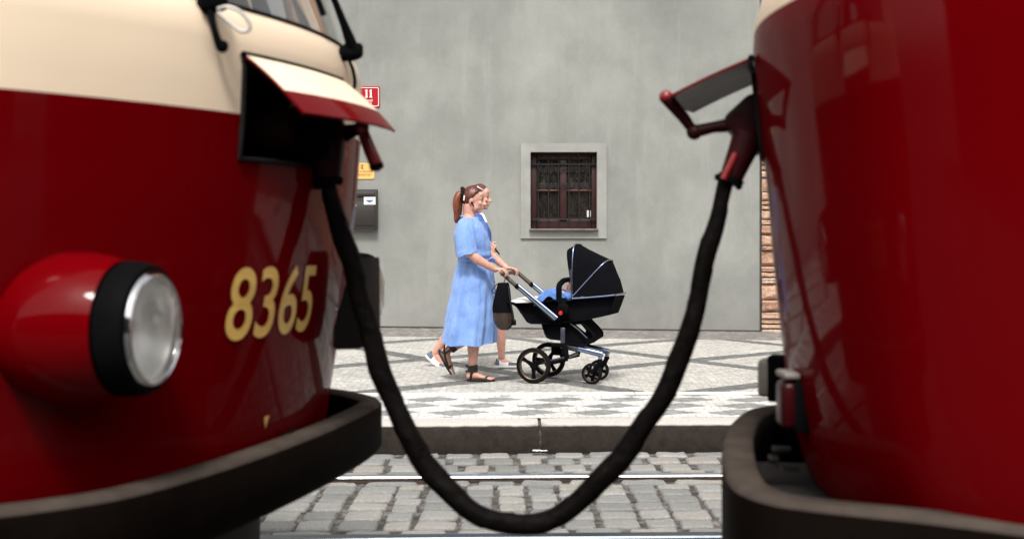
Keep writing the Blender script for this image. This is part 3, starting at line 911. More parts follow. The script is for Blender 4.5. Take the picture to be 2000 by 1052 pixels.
    def apron(s, root, inset, z0, z1):
        rows = []
        vs = [s.vc - 1.1 + 2.2 * i / 40 for i in range(41)]
        for z, e in ((z1, 0), (z0 + .1, .01), (z0, .04)):
            rows.append([s.L(s.plan(v) - inset - e, s.vc + (v - s.vc) * .93, z) for v in vs])
        mb = MB(); mb.grid(rows, M['chassis'])
        mb.prism([s.L(s.plan(v) - inset - .02, s.vc + (v - s.vc) * .9, z0 + .02) for v in vs] + [s.L(-7, s.vc + .95, z0 + .02), s.L(-7, s.vc - .95, z0 + .02)], (0, 0, z1 - z0 - .03), M['chassis'])
        obj('underframe', mb.mesh('underframe', 40), root)
        # bogie wheels on the track below
        for ux in (-1.9, -3.8):
            wh = MB()
            for sv in (-.72, .72):
                wh.lathe(s.L(ux, s.vc + sv, .34), s.v, [(-.06, .05), (-.06, .30), (-.05, .34), (.05, .34), (.06, .30), (.06, .05)], M['darksteel'], 28, True, True)
            wh.tube([s.L(ux, s.vc - .72, .34), s.L(ux, s.vc + .72, .34)], .06, M['darksteel'], 12)
            obj('wheelset', wh.mesh('wheelset', 40), root)
    def recess(s, root, depth=.16):
        a, b, z0, z1 = s.hatch
        mb = MB(); vs = [a + (b - a) * i / 8 for i in range(9)]
        fr = lambda z, o: [s.S(v, z, o) for v in vs]
        bk = lambda z: [s.L(min(s.plan(a), s.plan(b)) - depth, v, z) for v in vs]
        mb.grid([fr(z0, -.001), bk(z0), bk(z1), fr(z1, -.001)], M['chassis'])
        mb.add([s.S(a, z0), s.S(a, z1), bk(z1)[0], bk(z0)[0]], [(0, 1, 2, 3)], M['chassis'])
        mb.add([s.S(b, z0), s.S(b, z1), bk(z1)[-1], bk(z0)[-1]], [(0, 1, 2, 3)], M['chassis'])
        rc = obj('socket_recess', mb.mesh('socket_recess', 30), root)
        # black rubber lip round the opening
        mb = MB()
        loop = [s.S(v, z1, .004) for v in vs] + [s.S(b, lerp(z1, z0, t), .004) for t in (.25, .5, .75)] + [s.S(v, z0, .004) for v in reversed(vs)] + [s.S(a, lerp(z0, z1, t), .004) for t in (.25, .5, .75)]
        loop.append(loop[0])
        mb.tube(loop, .006, M['chassis'], 8)
        obj('rubber_lip', mb.mesh('rubber_lip', 60), rc)
        return rc

M['reflector'] = mat('headlight_reflector', (.9, .89, .87), .38, .35, var=.05)
# ---- left car: shows its front
LT = Tram((-.575, 3.2), 8.3, 1, 0.0, .13, .37,
          [(.70, .20), (.80, .135), (.87, .11), (.95, .098), (1.1, .074), (1.3, .042), (1.5, .018), (1.69, .004), (1.78, 0), (1.86, .002), (1.90, .012), (1.935, .034), (2.0, .058), (2.1, .09), (2.58, .28), (2.68, .36), (2.80, .58), (2.90, 1.0)],
          1.685, 1.93, (-.49, -.05, 1.585, 1.800), False)
lt = thing('tram', 'red and cream tram front with round headlight and yellow number 8365', 'tram', LT.L(-1.5, 0, 0))
ZS = [.70, .75, .80, .84, .88, .92, .96, 1.0, 1.05, 1.1, 1.15, 1.2, 1.25, 1.3, 1.35, 1.4, 1.45, 1.5, 1.55, 1.585, 1.63, 1.66, 1.685, 1.71, 1.74, 1.77, 1.80, 1.82, 1.84, 1.86, 1.88, 1.90, 1.918, 1.93, 1.97, 2.0, 2.05, 2.1, 2.2, 2.3, 2.4, 2.5, 2.58, 2.63, 2.68, 2.74, 2.80, 2.85, 2.90]
LB = LT.body(lt, ZS)
LT.glass(lt)
lbump = [(-1.0, -1.33), (-.42, -1.25), (-.195, -1.072), (-.086, -.956), (-.03, -.853), (.022, -.661), (.065, -.423), (.102, -.091), (.114, .147), (.117, .38), (.100, .520), (.030, .63), (-.10, .75), (-.38, .90), (-1.0, 1.1)]
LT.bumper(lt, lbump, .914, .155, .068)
LT.apron(lt, .30, .30, .86)
LT.recess(lt)

def headlight(tr, root, v, z, name='headlight'):
    C = tr.L(-.006, v, z + .006); K = .935; ax = (tr.u + tr.v * (.04 if v > 0 else -.04)).normalized()
    mb = MB(); mb.lathe(C, ax, [(h, r * K) for h, r in ((-.056, .136), (-.046, .143), (-.014, .139), (.002, .132), (.004, .120), (-.03, .112))], M['black'], 56)
    hl = obj(name, mb.mesh(name, 50), root)
    mb = MB()
    prof = [(-.36, .02), (-.345, .06), (-.315, .098), (-.275, .128), (-.23, .149), (-.18, .160), (-.13, .160), (-.09, .153), (-.058, .142)]
    mb.lathe(C, ax, [(h, r * K) for h, r in prof], M['red'], 64)
    obj('headlight_fairing', mb.mesh('headlight_fairing', 60), hl)
    mb = MB(); mb.lathe(C, ax, [(h, r * K) for h, r in ((.002, .121), (.012, .117), (.014, .112), (.008, .107), (-.004, .107))], M['chrome'], 56)
    obj('headlight_rim', mb.mesh('headlight_rim', 60), hl)
    mb = MB(); mb.lathe(C, ax, [(h, r * K) for h, r in ((-.002, .108), (-.02, .102), (-.045, .086), (-.065, .062), (-.075, .036), (-.077, .018), (-.055, .018), (-.050, .012), (-.048, .001))], M['reflector'], 48)
    obj('reflector', mb.mesh('reflector', 60), hl)
    mb = MB(); rows = []
    a = (Z_ - ax * ax.z).normalized(); b = ax.cross(a)
    for h, r in ((.004, .108), (.014, .102), (.024, .088), (.031, .068), (.035, .045), (.0365, .022), (.037, .001)):
        row = []; r *= K
        for k in range(96):
            th = 2 * math.pi * k / 96; x = r * math.cos(th); y = r * math.sin(th)
            row.append(C + ax * (h + .0016 * math.sin(y * 330) * min(1, (.11 - r) * 40)) + a * x + b * y)
        rows.append(row)
    mb.grid(rows, M['lens'], close_u=True)
    obj('headlight_glass', mb.mesh('headlight_glass', 60), hl)
headlight(LT, lt, -.859, 1.222)
headlight(LT, lt, .80, 1.222)

# fleet number on the curved nose
def wrap_text(tr, s, m, v0, v1, z0, z1, bold, root, name, off=.003):
    me = text_mesh(s, 0, bold)
    bm = bmesh.new(); bm.from_mesh(me)
    xs = [v.co.x for v in bm.verts]; ys = [v.co.y for v in bm.verts]
    x0, x1, y0, y1 = min(xs), max(xs), min(ys), max(ys)
    for v in bm.verts:
        v.co = tr.S(lerp(v0, v1, (v.co.x - x0) / (x1 - x0)), lerp(z0, z1, (v.co.y - y0) / (y1 - y0)), off)
    bm.to_mesh(me); bm.free(); me.materials.clear(); me.materials.append(m)
    return obj(name, me, root)
wrap_text(LT, '8365', M['yellow'], -.475, -.100, 1.170, 1.340, .010, lt, 'fleet_number')
v_, z_ = LT.hit(517, 822)
mb = MB(); mb.add([LT.S(v_ - .012, z_ + .012, .003), LT.S(v_ + .012, z_ + .014, .003), LT.S(v_ + .002, z_ - .018, .003)], [(0, 1, 2)], M['yellow'])
obj('yellow_mark', mb.mesh('yellow_mark', 0), lt)

def flap_part(tr, root, v0, v1, z, out, drop, split, m_out1, m_out2, m_in, bowk=.018):
    """hatch cover lifted on its upper hinge; curled slightly like the bodywork it closes"""
    n, k = 12, 12; th = .0055
    def pt(i, j, t):
        v = lerp(v0, v1, i / n); f = j / k
        h = tr.S(v, z, .012); nn = tr.nrm(lerp(v0, v1, .5))
        side = tr.v
        bow = bowk * (1 - (2 * i / n - 1) ** 2)
        p = h + nn * (out * f + bow * f * .6) - Z_ * (drop * f + (.03 if bowk > .01 else .012) * f * f)
        up = (Z_ * out + nn * drop).normalized()
        return p + up * t
    mb = MB()
    cut = int(round(split * k))
    mb.grid([[pt(i, j, th) for i in range(n + 1)] for j in range(cut + 1)], m_out1)
    if cut < k: mb.grid([[pt(i, j, th) for i in range(n + 1)] for j in range(cut, k + 1)], m_out2)
    mb.grid([[pt(i, j, 0) for i in range(n + 1)] for j in range(k + 1)], m_in)
    for i in (0, n): mb.grid([[pt(i, j, 0), pt(i, j, th)] for j in range(k + 1)], m_out2)
    mb.grid([[pt(i, k, 0), pt(i, k, th)] for i in range(n + 1)], m_out2)
    mb.tube([tr.S(lerp(v0, v1, i / 6), z + .004, .010) for i in range(7)], .009, M['black'], 8)
    return obj('hatch_flap', mb.mesh('hatch_flap', 40), root)
flap_part(LT, lt, -.50, -.045, 1.812, .150, .105, .66, M['cream'], M['red'], M['black'])

# socket inside the hatch, with its locking lever
sk = MB()
c = LT.L(.03, -.235, 1.685)
sk.lathe(c, LT.u, [(-.14, .085), (-.02, .085), (.02, .078), (.05, .066), (.055, .03)], M['darkred'], 28, False, True)
sk.box(c + LT.u * .06 + LT.v * .06 - Z_ * .02, (.15, .14, .13), M['black'], (LT.u, LT.v, Z_), .015)
so = obj('coupler_socket', sk.mesh('coupler_socket', 40), lt)
d_ = 3.02
sk = MB(); sk.tube([W(640, 262, d_), W(670, 262, d_), W(690, 255, d_), W(706, 250, d_)], [.030, .024, .017, .014], M['black'], 14)
sk.ball(W(706, 250, d_), .020, M['redmetal'])
sk.tube([W(706, 248, d_), W(714, 272, d_), W(735, 322, d_)], [.013, .0155, .0175], M['redmetal'], 16, round_ends=True)
sk.tube([W(734, 321, d_), W(737.5, 331, d_)], [.0185, .0175], M['black'], 16)
obj('locking_lever', sk.mesh('locking_lever', 40), so)

# black housing on the centre of the nose, under the socket
mb = MB()
poly = [(648, 684), (649, 640), (662, 590), (686, 512), (706, 500), (708, 681)]
pa = [W(x, y, 3.17) for x, y in poly]
mb.prism(pa, LT.v * .20, M['blackrough'], .012)
obj('cable_housing', mb.mesh('cable_housing', 40), lt)

# small black step plate between nose and bumper, wipers, washer hose
mb = MB()
v_, z_ = LT.hit(560, 845)
mb.box(LT.S(v_, z_ - .01, .012), (.03, .09, .03), M['black'], (LT.u, LT.v, Z_), .008)
obj('bracket', mb.mesh('bracket', 40), lt)
def wiper(px, py, pts, arms, name='wiper'):
    v, z = LT.hit(px, py, .03); P = LT.S(v, z, .03); d0 = P.y
    mb = MB()
    mb.lathe(LT.S(v, z, .0), LT.nrm(v), [(0, .022), (.03, .022), (.05, .016), (.056, .012)], M['black'], 18, True, True)
    return mb, d0, P
mb, d0, P = wiper(688, 104, None, None)
arm = [W(692, 100, d0), W(684, 80, d0 - .01), W(672, 48, d0 - .03), W(655, 5, d0 - .05), W(640, -30, d0 - .07)]
mb.tube(arm, [(.018, .015), (.022, .015), (.018, .011), (.014, .009), (.012, .008)], M['black'], 10)
mb.box(W(690, 98, d0), (.05, .04, .035), M['black'], bevel=.008)
w1 = obj('wiper', mb.mesh('wiper', 40), lt)
mb = MB(); mb.tube([W(612, -25, d0 - .12), W(632, 30, d0 - .12)], [.007, .008], M['black'], 8)
obj('wiper_blade', mb.mesh('wiper_blade', 40), w1)
mb = MB(); mb.tube(spline([tuple(W(682, 118, d0 - .01)), tuple(W(690, 140, d0 - .0)), tuple(W(693, 165, d0 + .02)), tuple(W(686, 184, d0 + .01))], 6), .005, M['black'], 8)
mb.ball(W(686, 185, d0 + .01), .012, M['black'], n=10, h=8)
obj('washer_hose', mb.mesh('washer_hose', 40), w1)
mb, d0, P = wiper(415, 8, None, None)
mb.box(W(418, -2, d0), (.055, .05, .05), M['black'], bevel=.012)
mb.tube([W(410, 5, d0), W(414, 40, d0 - .015), W(422, 70, d0 - .02), W(430, 92, d0 - .01)], [.011, .008, .008, .010], M['black'], 10)
mb.ball(W(434, 91, d0 - .005), .014, M['black'], n=12, h=8)
w2 = obj('wiper', mb.mesh('wiper', 40), lt)
mb = MB()
mb.tube(spline([tuple(W(a, b, d0 - .02)) for a, b in ((425, 18), (445, 14), (470, 24), (487, 46), (485, 60), (468, 60), (445, 42), (425, 24))], 6), .0042, M['grey'], 8)
obj('washer_hose', mb.mesh('washer_hose', 40), w2)
# driver's desk seen through the glass
mb = MB(); mb.prism([LT.L(-.12, -.7, 1.80), LT.L(-.0, 0, 1.80), LT.L(-.12, .7, 1.80), LT.L(-.55, .7, 1.80), LT.L(-.55, -.7, 1.80)], (0, 0, .05), M['grey'])
obj('dashboard', mb.mesh('dashboard', 30), lt)

# ---- right car: shows its tail
RT = Tram((.50, 2.80), 9.8, -1, .10, -.063, .42,
          [(.70, .20), (.77, .165), (.868, .122), (.95, .100), (1.04, .082), (1.23, .060), (1.36, .047), (1.49, .036), (1.62, .024), (1.78, .006), (1.86, 0), (1.92, .004), (1.97, .018), (2.01, .034), (2.1, .07), (2.58, .26), (2.68, .34), (2.80, .56), (2.90, 1.0)],
          1.895, 2.03, (.12, .41, 1.60, 1.80), True)
rt = thing('tram', 'plain red tram tail with small red tail lamps above its curved bumper', 'tram', RT.L(-1.5, .1, 0))
RZ = sorted(set([z for z in ZS if z not in (1.585, 1.685, 1.90, 1.918, 1.93, 1.97)] + [1.6, 1.895, 1.92, 1.945, 1.97, 1.99, 2.03, 2.07]))
RT.body(rt, RZ)
RT.glass(rt)
rb = [(-1.1, 1.08), (-.5, 1.02), (-.30, .94), (-.170, .845), (-.083, .75), (-.035, .6), (-.008, .416), (.008, .20), (.012, .0), (.008, -.22), (-.010, -.40), (-.066, -.515), (-.155, -.57), (-.336, -.63), (-.492, -.70), (-.8, -.86), (-1.2, -1.05)]
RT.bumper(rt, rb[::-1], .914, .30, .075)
RT.apron(rt, .30, .30, .84)
RT.recess(rt)
flap_part(RT, rt, .04, .42, 1.825, .185, .068, .35, M['cream'], M['red'], M['darksteel'], .004)
d_ = 2.95
mb = MB()
hexa = [(1413, 243), (1416, 226), (1462, 183), (1500, 181), (1500, 296), (1452, 300), (1440, 268)]
mb.prism([W(x, y, d_ - .02) for x, y in hexa], RT.v * .12, M['darkred'], .008)
so = obj('coupler_socket', mb.mesh('coupler_socket', 40), rt)
mb = MB()
mb.tube([W(1420, 245, d_), W(1392, 249, d_), W(1362, 256, d_)], [.017, .014, .016], M['darkred'], 14)
mb.ball(W(1356, 258, d_), .0195, M['darkred'])
mb.tube([W(1354, 256, d_), W(1334, 228, d_), W(1302, 192, d_)], [.012, .0145, .0165], M['darkred'], 16)
mb.ball(W(1301, 190, d_), .0175, M['redmetal'])
obj('locking_lever', mb.mesh('locking_lever', 40), so)
M['lampgrey'] = mat('weathered_white_housing', (.20, .18, .16), .5, var=.15)
def tail_lamp(v, z, out, wv, h, white):
    mb = MB(); n = RT.nrm(v); t = Z_.cross(n)
    c = RT.S(v, z, out / 2)
    mb.box(c - n * .012, (out + .012, wv + .010, h + .010), M['black'], (n, t, Z_), .008)
    l = obj('tail_lamp', mb.mesh('tail_lamp', 40), rt)
    mb = MB(); mb.box(RT.S(v, z, out), (.04, wv, h * (.98 if not white else .9)), M['lampgrey'] if white else M['taillens'], (n, t, Z_), .012)
    obj('lamp_lens', mb.mesh('lamp_lens', 50), l)
    if not white:
        mb = MB(); mb.box(RT.S(v, z + h * .5 + .013, out * .7), (out * 1.3, wv + .012, .014), M['lampgrey'], (n, t, Z_), .004)
        obj('lamp_hood', mb.mesh('lamp_hood', 50), l)
tail_lamp(-.09, 1.037, .028, .080, .105, False)
tail_lamp(.34, 1.045, .066, .06, .110, True)
# rungs and cables glimpsed in the dark behind the bumper
mb = MB()
for (a, b, y) in ((1508, 1545, 876), (1500, 1522, 893), (1496, 1520, 908), (1530, 1560, 913)):
    mb.box((W(a, y, 2.75) + W(b, y, 2.75)) / 2, ((W(b, y, 2.75) - W(a, y, 2.75)).length, .05, .007), M['chassis'], (RT.u, RT.v, Z_), .002)
mb.box(W(1545, 960, 2.8), (.20, .5, .05), M['chassis'], (RT.u, RT.v, Z_), .01)
obj('coupling_step', mb.mesh('coupling_step', 30), rt)

# ---- cable between the cars
CAB = [(640, 352, 3.02, 0.018), (648, 392, 3.02, 0.021), (664, 445, 3.03, 0.023), (688, 520, 3.04, 0.024), (710, 600, 3.05, 0.0245), (733, 690, 3.05, 0.0245), (768, 785, 3.05, 0.0255), (818, 885, 3.04, 0.0265), (880, 962, 3.03, 0.0265), (948, 1010, 3.02, 0.025), (1020, 1024, 3.0, 0.0235), (1090, 1006, 2.99, 0.0245), (1155, 955, 2.98, 0.0255), (1222, 880, 2.97, 0.0255), (1284, 790, 2.96, 0.0245), (1328, 700, 2.95, 0.0235), (1356, 610, 2.95, 0.0225), (1380, 500, 2.95, 0.021), (1402, 420, 2.95, 0.019), (1421, 352, 2.95, 0.018)]
cb = thing('coupling_cable', 'thick black wrapped cable hanging in a loop between the two trams', 'cable', W(1020, 1060, 3.0))
P = spline([(*W(a, b, d), r) for a, b, d, r in CAB], 12)
mb = MB(); rows = []
pts = [Vector(p[:3]) for p in P]; prev = Vector((0, 1, 0)); L_ = 0
N = 28
for i, p in enumerate(pts):
    t = (pts[min(i + 1, len(pts) - 1)] - pts[max(i - 1, 0)]).normalized()
    a = (prev - t * prev.dot(t)).normalized(); b = t.cross(a); prev = a
    if i: L_ += (p - pts[i - 1]).length
    row = []
    for k in range(N):
        th = 2 * math.pi * k / N
        wrap = .0018 * math.sin(th - L_ * 30) + .0010 * math.sin(2 * th + L_ * 21 + 1.3) + .0016 * noise.noise(Vector((L_ * 16, math.cos(th) * 1.2, math.sin(th) * 1.2)))
        lap = ((th / (2 * math.pi) + L_ * 6.5) % 1.0); wrap += .003 * (lap ** 3)
        r = P[i][3] * 1.04 + wrap
        row.append(p + a * r * math.cos(th) + b * r * math.sin(th))
    rows.append(row)
mb.grid(rows, M['cable'], close_u=True, capa=True, capb=True)
obj('cable_sleeve', mb.mesh('cable_sleeve', 60), cb)
# plugs at both ends
mb = MB()
d_ = 3.02
mb.tube([W(632, 235, d_), W(634, 262, d_), W(638, 300, d_), W(640, 345, d_), W(641, 350, d_)], [.050, .058, .046, .036, .030], M['darkred'], 20)
mb.tube([W(636, 344, d_), W(643, 362, d_)], [.036, .034], M['black'], 18)
mb.ball(W(662, 352, d_), (.012, .012, .012), M['black'], n=10, h=8); mb.ball(W(617, 350, d_), (.012, .012, .012), M['steel'], n=10, h=8)
obj('plug', mb.mesh('plug', 40), cb)
d_ = 2.95
mb = MB()
mb.tube([W(1462, 262, d_), W(1452, 290, d_), W(1440, 318, d_), W(1427, 350, d_)], [.040, .036, .032, .028], M['darkred'], 20)
mb.tube([W(1437, 300, d_ - .03), W(1413, 350, d_ - .03)], [.009, .009], M['redmetal'], 10)
mb.tube([W(1429, 346, d_), W(1424, 358, d_)], [.033, .031], M['black'], 18)
mb.ball(W(1443, 364, d_), .009, M['black'], n=8, h=6); mb.ball(W(1402, 346, d_), .009, M['black'], n=8, h=6)
obj('plug', mb.mesh('plug', 40), cb)

# ------------------------------------------------------------------ house front added out of view across the street for the paint to reflect
M['facade'] = mat('ochre_facade_render', (.045, .037, .03), .9, bump=.2, var=.25, vscale=2)
M['facadetrim'] = mat('facade_trim', (.052, .044, .037), .9, var=.15)
M['darkglass'] = mat('dark_window_glass', (.012, .013, .015), .35, spec=.1)
fb_ = thing('unseen_townhouse', 'long dark house added out of view across the street for the red paint to reflect', 'building', (0, -16.5, 0))
mb = MB(); mb.box((0, -20, 5), (80, 7, 10), M['facade'])
for z in (3.9, 6.9, 9.7): mb.box((0, -16.45, z), (80, .12, .22), M['facadetrim'])
obj('wall', mb.mesh('wall', 0), fb_)
mb = MB(); mb.prism([(-40.3, -16.1, 10), (-40.3, -23.9, 10), (-40.3, -20, 12.5)], (80.6, 0, 0), M['roofdark']); obj('roof', mb.mesh('roof', 0), fb_)
for i in range(11):
    x = -15 + 3 * i
    for z, h in ((2.1, 2.2), (5.3, 1.9), (8.2, 1.7)):
        mb = MB(); mb.box((x, -16.47, z), (1.35, .06, h), M['darkglass'])
        f = obj('window', mb.mesh('window', 0), fb_)
        mb = MB()
        for sx in (-.74, .74): mb.box((x + sx, -16.45, z), (.13, .14, h + .26), M['facadetrim'])
        for sz in (-h / 2 - .065, h / 2 + .065): mb.box((x, -16.45, z + sz), (1.35, .14, .13), M['facadetrim'])
        mb.box((x, -16.435, z), (.07, .03, h), M['facadetrim'])
        obj('frame', mb.mesh('frame', 0), f)

# ------------------------------------------------------------------ people
DW = 10.33
def ground_at(p): return Vector((p.x, p.y, pave_z(p.x, p.y)))

class Body(MB):
    def limb(s, pts, n=14, m=None):
        """pts: (point, radius) or (point, (radius side, radius fore-aft))"""
        s.tube([p for p, r in pts], [r for p, r in pts], m or M['skin'], n, ref=(0, 1, 0), round_ends=True)

def head_shapes(b, c, f, up, s=1.0):
    """c: skull centre; f: facing direction; up: head axis"""
    side = up.cross(f).normalized()
    ax = (f, side, up)
    P = lambda a, l, u: c + f * (a * s) + side * (l * s) + up * (u * s)
    b.ball(P(-.008, 0, .018), (.094 * s, .074 * s, .094 * s), M['skin'], ax, 24, 16)          # skull
    b.ball(P(.030, 0, -.035), (.058 * s, .060 * s, .082 * s), M['skin'], ax, 20, 14)           # face
    b.ball(P(.045, 0, -.092), (.034 * s, .034 * s, .026 * s), M['skin'], ax, 16, 10)           # jaw
    b.ball(P(.066, 0, -.100), (.017 * s, .020 * s, .016 * s), M['skin'], ax, 14, 8)            # chin
    b.ball(P(.072, 0, .012), (.016 * s, .046 * s, .012 * s), M['skin'], ax, 14, 8)             # brow
    b.ball(P(.060, 0, .045), (.030 * s, .052 * s, .036 * s), M['skin'], ax, 14, 10)            # forehead
    for sd in (-1, 1):
        b.ball(P(.060, sd * .036, -.030), (.024 * s, .022 * s, .022 * s), M['skin'], ax, 12, 8) # cheekbone
        b.ball(P(.020, sd * .050, -.070), (.036 * s, .014 * s, .030 * s), M['skin'], ax, 12, 8) # jaw angle
        e = P(-.012, sd * .075, -.018)
        b.ball(e, (.018 * s, .008 * s, .030 * s), M['skin'], ax, 12, 8)                         # ear
    b.tube([P(.083, 0, .006), P(.096, 0, -.018), P(.108, 0, -.034)], [.008 * s, .0105 * s, .0125 * s], M['skin'], 10, round_ends=True)  # nose
    for sd in (-1, 1): b.ball(P(.094, sd * .011, -.038), .0095 * s, M['skin'], n=8, h=6)
    b.ball(P(.086, 0, -.060), (.0125 * s, .024 * s, .0072 * s), M['skin'], ax, 12, 8)            # upper lip
    b.ball(P(.084, 0, -.074), (.0125 * s, .021 * s, .0080 * s), M['skin'], ax, 12, 8)            # lower lip
    return P, side

def hand(b, wrist, bar, fwd, axis, r=.017, flip=1):
    """a hand laid over a bar (centre point bar, direction axis): palm, four fingers curled round it, thumb under"""
    up = Z_
    def around(deg, rr, off):
        a = R(deg); return bar + axis * off + fwd * (math.cos(a) * rr) + up * (math.sin(a) * rr)
    kn = around(100, r + .016, 0)
    pc = (wrist * .45 + kn * .55)
    d = (kn - wrist).normalized(); nrm = axis.cross(d).normalized()
    b.ball(pc, ((kn - wrist).length * .60, .040, .0155), M['skin'], (d, axis, nrm), 16, 10)
    for i, (off, sc_) in enumerate(((-.030, .88), (-.010, 1.0), (.010, .97), (.029, .86))):
        o = off * flip
        rr = r + .010
        pts = [around(118, rr + .006, o * .9), around(72, rr + .003, o), around(25, rr, o), around(-25, rr - .001, o), around(-25 - 40 * sc_, rr - .002, o)]
        b.tube(pts, [.0098, .0092, .0086, .0080, .0072], M['skin'], 8, round_ends=True)
    o = -.042 * flip
    b.tube([pc + axis * o * .7 - up * .004, around(165, r + .014, o), around(205, r + .010, o * .9), around(245, r + .009, o * .75)], [.012, .011, .0095, .0082], M['skin'], 8, round_ends=True)

def paint_by(me, rules, mats):
    """rules: (point, radius, material index)"""
    for m in mats: me.materials.append(m)
    for p in me.polygons:
        c = p.center
        for q, r, k in rules:
            if (c - q).length < r: p.material_index = k; break

def hair_cap(mb, P, s, m, hairline, n=36, h=22, rx=.104, ry=.084, rz=.104):
    """shell over the skull, trimmed at the hairline: (angle from front in degrees -> lowest elevation)"""
    rows = []
    for i in range(h + 1):
        row = []
        for k in range(n):
            az = 360 * k / n; a = az if az <= 180 else 360 - az
            lo = interp(hairline, a)
            el = R(lerp(lo, 89.5, i / h))
            seed = noise.noise(Vector((az * .11, i * .07, 3))) * .0035 + .002 * math.sin(az * .9)
            edge = .86 + .14 * min(1, i / 3)
            row.append(P(-.008 + (rx * edge + seed) * math.cos(el) * math.cos(R(az)), (ry * edge + seed) * math.cos(el) * math.sin(R(az)), .018 + (rz + seed) * math.sin(el)))
        rows.append(row)
    mb.grid(rows, m, close_u=True, capa=False, capb=True)

# ---------------- woman in the pale blue dress
pw = thing('person', 'woman in pale blue midi dress and black strappy sandals pushing the pram', 'person', (W(925, 0, DW).x, DW, .21))
b = Body()
hc = W(925.5, 389.5, DW); fdir = Vector((1, -.14, -.10)).normalized(); hup = (Z_ - fdir * fdir.z + Vector((.10, 0, 0))).normalized()
hup = (hup - fdir * hup.dot(fdir)).normalized()
P1, side1 = head_shapes(b, hc, fdir, hup, .98)
b.limb([(W(917, 402, DW), .056), (W(917, 420, DW), .055), (W(914, 436, DW), .066)])
b.limb([(W(916, 440, DW), (.11, .075)), (W(919, 462, DW), (.15, .105)), (W(923, 490, DW), (.13, .105)), (W(924, 510, DW), (.12, .10)), (W(921, 545, DW), (.155, .125)), (W(920, 565, DW), (.14, .12))], 20)
# near (right) arm and far arm
bar_ax = Vector((.292, .956, 0))
HB = W(985.0, 533.5, 10.13)                          # near hand on the push bar
HB2 = HB + bar_ax * .30
wr1 = W(967, 526, 10.12); el1 = W(917, 494, 10.08)
b.limb([(W(909, 443, 10.19), .048), (W(911, 466, 10.12), .045), (el1, .040), (W(932, 506, 10.08), .041), (W(952, 518, 10.1), .034), (wr1, .026)])
wr2 = HB2 + Vector((-.072, -.02, .040)); el2 = W(948, 489, 10.52)
b.limb([(W(922, 440, 10.50), .052), (W(936, 466, 10.52), .045), (el2, .039), (W(965, 503, 10.50), .038), (lerp(W(965, 503, 10.50), wr2, .6), .031), (wr2, .026)])
hand(b, wr1, HB, (HB - wr1).cross(bar_ax).cross(bar_ax).normalized() * -1, bar_ax, .017, 1)
hand(b, wr2, HB2, Vector((.956, -.292, 0)), bar_ax, .017, -1)
# legs: right leg planted, left leg trailing with the heel up
rf = ground_at(W(922, 742, 10.24)); lf = W(877, 690, 10.45)
b.limb([(W(925, 560, 10.25), (.085, .09)), (W(927, 615, 10.25), (.062, .064)), (W(924.5, 650, 10.25), (.053, .056)), (W(924.5, 675, 10.25), (.049, .053)), (W(924, 698, 10.25), (.039, .042)), (W(921.5, 717, 10.25), .033), (W(920.5, 726, 10.25), .035)])
g = rf.z
A = lambda px, z, d=10.25: Vector((W(px, 0, d).x, d, g + z))
b.limb([(A(917, .040), (.030, .030)), (A(923, .052), (.033, .040)), (A(935, .040), (.037, .026)), (A(947, .028), (.039, .017)), (A(956, .024), (.040, .012))], 14)
for i in range(5):
    b.limb([(A(954, .022, 10.215 + i * .0175), .009), (A((965, 964.5, 963.5, 962, 960)[4 - i], .018, 10.212 + i * .0185), .0085 if i < 4 else .011)], 8)
b.limb([(W(917, 560, 10.42), (.085, .09)), (W(931, 620, 10.43), (.062, .066)), (W(925, 650, 10.44), (.054, .056)), (W(903, 665, 10.45), (.050, .052)), (W(888, 675, 10.45), (.040, .042)), (W(874, 684, 10.45), (.034, .034))])
b.limb([(W(866, 687, 10.45), (.029, .028)), (W(872, 694, 10.45), (.033, .036)), (W(876, 706, 10.45), (.037, .027)), (W(881, 716, 10.45), (.039, .018)), (W(884.5, 723, 10.45), (.039, .012))], 14)
for i in range(5): b.limb([(W(884, 720, 10.415 + i * .0175), .0085), (W(886.5, 727.5, 10.413 + i * .0185), .0085)], 8)
me = remesh(b, .0048, 4)
ey = [P1(.082, sd * .030, -.006) for sd in (-1, 1)]
br = [P1(.080, sd * .034, .014) for sd in (-1, 1)]
paint_by(me, [(e, .0095, 2) for e in ey] + [(e, .0085, 2) for e in br] + [(P1(.088, sd * .014, .010 - .000), .003, 2) for sd in (-1, 1)] + [(P1(.094, 0, -.0665), .0135, 1)], [M['skin'], M['lips'], M['eyedark']])
obj('body', me, pw)
# hair: cap, ponytail, scrunchie
HL = [(0, 40), (35, 36), (60, 18), (80, -2), (95, -20), (110, -38), (140, -48), (180, -50)]
mb = MB(); hair_cap(mb, P1, 1, M['auburn'], HL)
hr = obj('hair', mb.mesh('hair', 60), pw)
mb = MB()
base = P1(-.105, 0, .045)
for k in range(9):
    random.seed(k); o = Vector((random.uniform(-.012, .012), random.uniform(-.022, .022), random.uniform(-.008, .008)))
    mb.tube(spline([tuple(base + o * .4), tuple(W(898, 380, DW) + o), tuple(W(893.5, 394, DW) + o * 1.4), tuple(W(893, 410, DW) + o * 1.5), tuple(W(892.5, 424, DW) + o * 1.2), tuple(W(890.5, 434, DW) + o * .7)], 5),
            [.018 + .012 * math.sin(math.pi * min(1, i / 18)) for i in range(22)] + [.016, .012, .008, .004], M['auburnlight'], 9, round_ends=True)
obj('ponytail', mb.mesh('ponytail', 60), hr)
mb = MB(); c0 = W(906, 378, DW)
for k in range(10):
    a = 2 * math.pi * k / 10
    mb.ball(c0 + Vector((.004 * math.cos(3 * a), .034 * math.cos(a), .042 * math.sin(a) + .010 * math.cos(a))) + Vector((-.010, 0, 0)), (.019, .017, .017), M['blackrough'], n=10, h=8)
obj('scrunchie', mb.mesh('scrunchie', 60), hr)
mb = MB()
